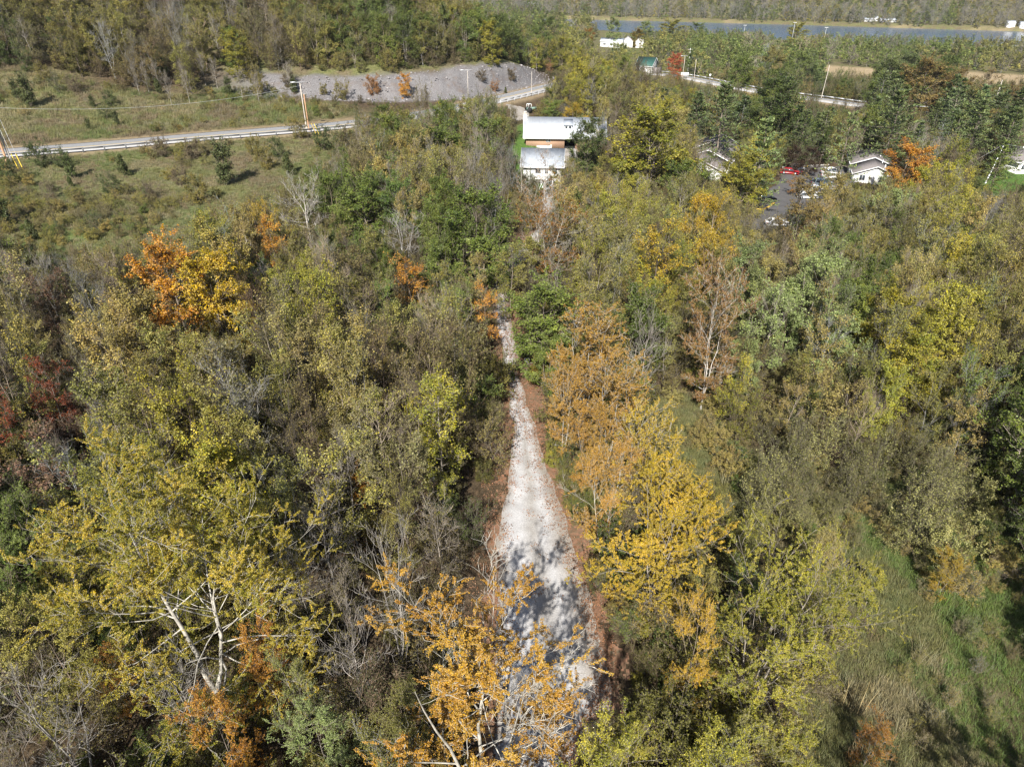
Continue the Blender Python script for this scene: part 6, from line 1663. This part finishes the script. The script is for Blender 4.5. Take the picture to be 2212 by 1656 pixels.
# ------------------------------------------------------------ bushes one can count: meadows, rock cut, willow thicket
BUSH = []
def bush(name, kind, x, y, s, c1, c2, label, group, bark=GREYB, sr=None):
    o = empty(name, (x, y, Hs(x, y) - .04), float(rng.uniform(0, 6.28)))
    j = int(rng.integers(len(PAIRS[kind])))
    for nm, me in zip(('stems', 'foliage'), PAIRS[kind][j]):
        c = link(nm, me, o); c['tint'] = list(map(float, c1)); c['tint2'] = list(map(float, c2)); c['bark'] = list(map(float, bark)); c.scale = ((sr or s), (sr or s), s)
    tag(o, label, 'bush', group)
CED = ((.055, .080, .028), (.115, .120, .04)); YB = ((.16, .16, .04), (.26, .2, .05)); GB = ((.06, .09, .025), (.11, .13, .04)); BB = ((.13, .10, .06), (.18, .14, .08))
OB = ((.36, .17, .05), (.28, .15, .06))
for (u, v, k_, s, cc, lb) in [
    (68, 232, 'cedar', 1.75, CED, 'large dark cedar on the left upper slope'), (40, 215, 'cedar', 1.1, CED, 'dark cedar left of the large one on the upper slope'),
    (60, 155, 'shrub', 1.6, GB, 'green bush at the upper left wood edge'), (124, 198, 'shrub', 1.3, GB, 'green bush right of the large dark cedar'), (96, 175, 'shrub', 1.2, YB, 'yellowish bush above the large dark cedar'),
    (202, 232, 'cedar', .7, CED, 'small cedar in the middle of the upper slope'), (240, 230, 'shrub', 1.1, GB, 'green bush below the pale slope trunks'),
    (255, 272, 'cedar', .85, CED, 'pointed little cedar just above the highway'), (232, 258, 'shrub', .9, GB, 'round bush left of the pointed little cedar'), (193, 280, 'cedar', .6, CED, 'tiny cedar nearest the highway on the slope'),
    (165, 200, 'shrub', 1.2, BB, 'brown bush on the upper slope'), (345, 205, 'cedar', 1.2, CED, 'dark bush under the slope trunks'), (495, 205, 'cedar', 1.1, CED, 'dark bush at the lower end of the rock cut'),
    (560, 205, 'shrub', 1.7, YB, 'straw yellow bush at the left foot of the rock cut'), (548, 175, 'shrub', 1.7, YB, 'tan bush standing inside the left end of the rock cut'),
    (637, 203, 'cedar', 1.1, CED, 'pointed cedar on the rubble beside the street light'), (628, 190, 'shrub', 1.3, BB, 'brown leafless bush on the rubble'),
    (700, 205, 'shrub', .9, YB, 'small yellow bush on the rubble slope'), (742, 215, 'shrub', 1.5, YB, 'yellow-brown bush at the rubble foot'),
    (850, 155, 'shrub', 2.0, YB, 'olive bush beside the orange rock-cut tree'), (808, 205, 'shrub', 1.6, OB, 'thin orange sapling bush left of the orange rock-cut tree'),
    (1040, 178, 'shrub', 1.1, BB, 'brown bush clump in the middle of the rock cut'), (1105, 175, 'shrub', 1.2, BB, 'brown bush clump right on the rock cut'),
    (1185, 160, 'shrub', 1.5, OB, 'orange bush near the right end of the rock cut'), (1092, 202, 'cedar', .6, CED, 'tiny cedar below the rock cut'), (1070, 198, 'shrub', 1.0, OB, 'rusty bush low on the rock cut'),
    (1278, 135, 'cedar', 1.4, CED, 'dark cedar right of the rock cut top'), (660, 262, 'shrub', .8, YB, 'yellow bush at the highway edge by the street light'),
    (90, 360, 'shrub', 1.5, GB, 'green bush below the left highway poles'), (130, 362, 'shrub', 1.1, GB, 'small green bush right below the guardrail'), (158, 385, 'cedar', 1.1, GB, 'bright green conical bush in the near meadow'),
    (155, 405, 'cedar', .6, GB, 'little green cone bush below the conical one'), (270, 380, 'cedar', 1.2, CED, 'olive cedar in the middle of the near meadow'),
    (25, 395, 'shrub', 1.3, GB, 'dark bush at the left edge of the near meadow'), (8, 490, 'cedar', 1.7, CED, 'dark cedar cut by the left edge'), (75, 520, 'cedar', 1.0, CED, 'dark green bush on the lush grass'),
    (490, 400, 'cedar', 1.9, CED, 'broad dark cedar on the right of the near meadow'), (625, 378, 'cedar', 1.3, CED, 'dark cedar near the white dead tree'), (550, 335, 'shrub', 1.2, YB, 'yellow-green bush below the guardrail'),
    (575, 365, 'shrub', 1.4, YB, 'yellow-green bush left of the dark cedar by the dead tree'), (648, 300, 'shrub', 1.4, YB, 'olive-yellow bush beneath the roadside poles'), (700, 325, 'shrub', 1.5, GB, 'green bush right of the roadside poles'),
    (325, 430, 'shrub', 1.0, BB, 'brown bush left of the broad dark cedar'), (240, 420, 'shrub', 1.1, GB, 'olive bush in the centre of the near meadow'), (420, 345, 'shrub', 1.2, BB, 'grey-brown briar patch under the guardrail'),
    (350, 340, 'shrub', 1.2, BB, 'brown briar left of the grey-brown patch'), (740, 340, 'shrub', 1.6, GB, 'green bush at the right end of the meadow'), (470, 340, 'shrub', .9, YB, 'small yellow bush near the pampas clump'),
    (600, 340, 'shrub', 1.2, GB, 'small green bush between the two yellow-green ones'), (430, 440, 'shrub', 1.5, YB, 'golden bush at the lower meadow edge'), (395, 400, 'shrub', 1.0, BB, 'brown thorn bush left of the broad cedar'),
    (215, 500, 'shrub', 1.0, GB, 'low bush on the lush grass, lower one'), (110, 430, 'shrub', .9, BB, 'brown tussock bush above the lush grass')]:
    g = G(u, v)
    bush({'cedar': 'cedar_bush', 'shrub': 'shrub'}[k_], k_, g[0], g[1], s, *cc, lb, 'bushes on the open slopes')
# pale trunks on the upper slope
TR = Scatter()
sl = 0
for (u, v, hh) in [(302, 205, 9), (322, 200, 8), (347, 195, 8), (372, 230, 9), (410, 222, 10), (392, 170, 7), (525, 215, 8), (560, 222, 8), (445, 185, 9), (470, 190, 8), (625, 188, 7), (630, 195, 7)]:
    g = G(u, v)
    r = dict(name='bare_tree', kind='bare', j=int(rng.integers(3)), x=g[0], y=g[1], z=g[2], H=hh, sz=hh / HT['bare'][0], sr_=.5 + .03 * sl, rz=float(rng.uniform(0, 6)), c1=BB[0], c2=BB[1], bark=(.33, .30, .26),
             label='%s of the pale leafless trees on the upper slope, counted from the left' % ['first', 'second', 'third', 'fourth', 'seventh', 'fifth', 'tenth', 'eleventh', 'eighth', 'ninth', 'twelfth', 'last'][sl], group='pale leafless trees on the upper slope')
    r['label'] = r['label'].replace('last of', 'rightmost of')
    put_tree(r); sl += 1
# willow thicket: bushes, the first ones as things
X, Y = grid_pts(0, 60, 20, 90, 2.2, rng)
k = in_poly(X, Y, A_THICK); X, Y = X[k], Y[k]
THK = Scatter()
for x, y in zip(X, Y):
    f = rng.uniform(.7, 1.15); s = float(rng.choice([.55, .9, 1.3])) * rng.uniform(.85, 1.15)
    if rng.random() < .38: continue
    f *= float(rng.choice([.8, 1.05, 1.35])); c1 = (.18 * f, .19 * f, .06 * f); c2 = (.25 * f, .225 * f, .08 * f)
    THK.add((('thicket', int(rng.integers(2))) if rng.random() < .7 else ('shrub', int(rng.integers(3)))), (x, y, Hs(x, y) - .05), rng.uniform(0, 6.28), (s, s, s), c1, c2, (.17, .15, .11))
THK.build("willow_thicket", "soft olive-brown willow thicket behind the reedy clearing")

# ------------------------------------------------------------ grasses
GR = Scatter()
def grass(poly, s, pal, key, smin, smax, dens=None):
    P = np.array(poly); x0, y0 = P.min(0); x1, y1 = P.max(0)
    X, Y = grid_pts(max(x0, -220), min(x1, 260), max(y0, 5), min(y1, 300), s, rng)
    k = in_poly(X, Y, poly); X, Y = X[k], Y[k]
    dh, _, _, _ = seg_dist(X, Y, HWY); k = dh > 6.5; X, Y = X[k], Y[k]
    dl = np.interp(Y, PR[:, 1], PR[:, 0]); k = ~((Y < 60) & (X < dl + 1.2) & (X > -4)); X, Y = X[k], Y[k]
    X, Y, Z = cull(X, Y, 60, 2)
    nz = fnoise(X, Y, 8, 61); n2 = fnoise(X, Y, 18, 62)
    for x, y, z, a, b in zip(X, Y, Z, nz, n2):
        if dens is not None and dens(x, y, a, b) < rng.random(): continue
        p = pal(a, b)
        if poly is A_MARSH and x + (a - .5) * 9 > 29.0 and y < 42: p = VIV
        if poly is A_MARSH and y > 36 and x < 32 and p is GRG: p = OLG if a > .45 else BRG
        q = rng.uniform(smin, smax)
        GR.add((key, int(rng.integers(3 if key == 'tuft' else 2))), (x, y, z - .02), rng.uniform(0, 6.28), (q * rng.uniform(.9, 1.5), q * rng.uniform(.9, 1.5), q), jit(p[0], rng, .15), jit(p[1], rng, .15), (.3, .25, .2))
DRYG = ((.22, .19, .095), (.30, .26, .14)); OLG = ((.15, .16, .055), (.215, .205, .085)); GRG = ((.115, .150, .045), (.17, .20, .065)); BRG = ((.17, .135, .08), (.24, .19, .11))
VIV = ((.105, .165, .035), (.155, .205, .055))
def pmead(a, b):
    if b > .58: return GRG if a > .42 else OLG
    if a > .6: return BRG
    return OLG if a > .42 else DRYG
def pmarsh(a, b):
    b += 0
    if b > .46: return GRG
    return DRYG if a > .64 else (OLG if a > .3 else BRG)
grass(A_LEFT, .95, pmead, 'tuft', .5, 1.0)
grass(A_UP, 1.15, pmead, 'tuft', .8, 1.6)
grass(A_MARSH, .42, pmarsh, 'tuft', .35, .8)
grass(A_MARSH, .95, lambda a, b: DRYG if a > .4 else BRG, 'reed', .6, 1.1, lambda x, y, a, b: .10 if (b < .46 and 10 < x < 24 and y < 38) else .01)
grass(A_LAWN, 2.5, lambda a, b: GRG, 'tuft', .4, .7)
GR.build("grass", "tall rough green and straw-coloured grass and reeds of the clearings")
# fallen leaves
LV = Scatter()
for _ in range(4200):
    i = int(rng.beta(1.2, 1.6) * 300) + 40
    side = rng.random()
    if side > .86 and rng.random() < .5: continue
    if side < .30: x = PL[i, 0] - rng.uniform(-.6, 2.0)
    elif side < .80: x = PR[i, 0] + rng.uniform(-1.0, .3 + 2.0 * float(smooth(28, 42, PR[i, 1])))
    else: x = rng.uniform(PL[i, 0], PR[i, 0])
    y = PL[i, 1] + rng.uniform(-.3, .3)
    s = rng.uniform(.6, 1.1) if side < .8 else rng.uniform(.5, 1.0)
    LV.add(('leaves', int(rng.integers(3))), (x, y, Hs(x, y) + .1 if False else 0, ), rng.uniform(0, 6.28), (s, s, 1), jit((.36, .19, .10), rng, .2), jit((.22, .12, .07), rng, .2), (.2, .2, .2))
zz = H([p[0] for p in LV.p], [p[1] for p in LV.p])
LV.p = [(p[0], p[1], float(z) + .10) for p, z in zip(LV.p, zz)]
LV.build("fallen_leaves", "rust-coloured fallen leaves scattered on and beside the gravel road")
# rubble on the rock cut
RB = Scatter()
cp = resample(np.array(CUT, float), 200); nrm_ = offset_poly(cp, 1) - cp
for _ in range(1700):
    i = int(rng.integers(30, 190)); d = rng.uniform(-2, 10.5) if rng.random() < .7 else rng.uniform(-2.5, 1.5)
    x, y = cp[i] + nrm_[i] * d + rng.normal(0, .4, 2)
    s = float(np.exp(rng.normal(-1.5, .5)))
    RB.add(('stone', int(rng.integers(3))), (x, y, 0), (rng.uniform(-.5, .5), rng.uniform(-.5, .5), rng.uniform(0, 6.28)), (s, s, s), (.3, .3, .3), (.3, .3, .3), (.3, .3, .3))
zz = H([p[0] for p in RB.p], [p[1] for p in RB.p]); RB.p = [(p[0], p[1], float(z) + .03) for p, z in zip(RB.p, zz)]
dh_, _, _, _ = seg_dist([p[0] for p in RB.p], [p[1] for p in RB.p], HWY)
keep = [i for i in range(len(RB.p)) if dh_[i] > 5.5]
for nm in 'p i r s t t2 b'.split(): setattr(RB, nm, [getattr(RB, nm)[i] for i in keep])
RB.build("rubble", "loose grey stones lying on the rock cut")

# ------------------------------------------------------------ the air
HAZE = .00006
m_h = bpy.data.materials.new("haze"); m_h.use_nodes = True; n = m_h.node_tree; n.nodes.clear()
pv = n.nodes.new("ShaderNodeVolumePrincipled"); pv.inputs['Color'].default_value = (.80, .88, 1, 1); pv.inputs['Density'].default_value = HAZE; pv.inputs['Anisotropy'].default_value = .2
oo = n.nodes.new("ShaderNodeOutputMaterial"); n.links.new(pv.outputs[0], oo.inputs['Volume'])
o = MB().box(-1300, 1300, -160, 1900, -30, 160).build('haze', m_h); o['kind'] = 'stuff'; o['label'] = 'thin blue-grey haze over the valley'
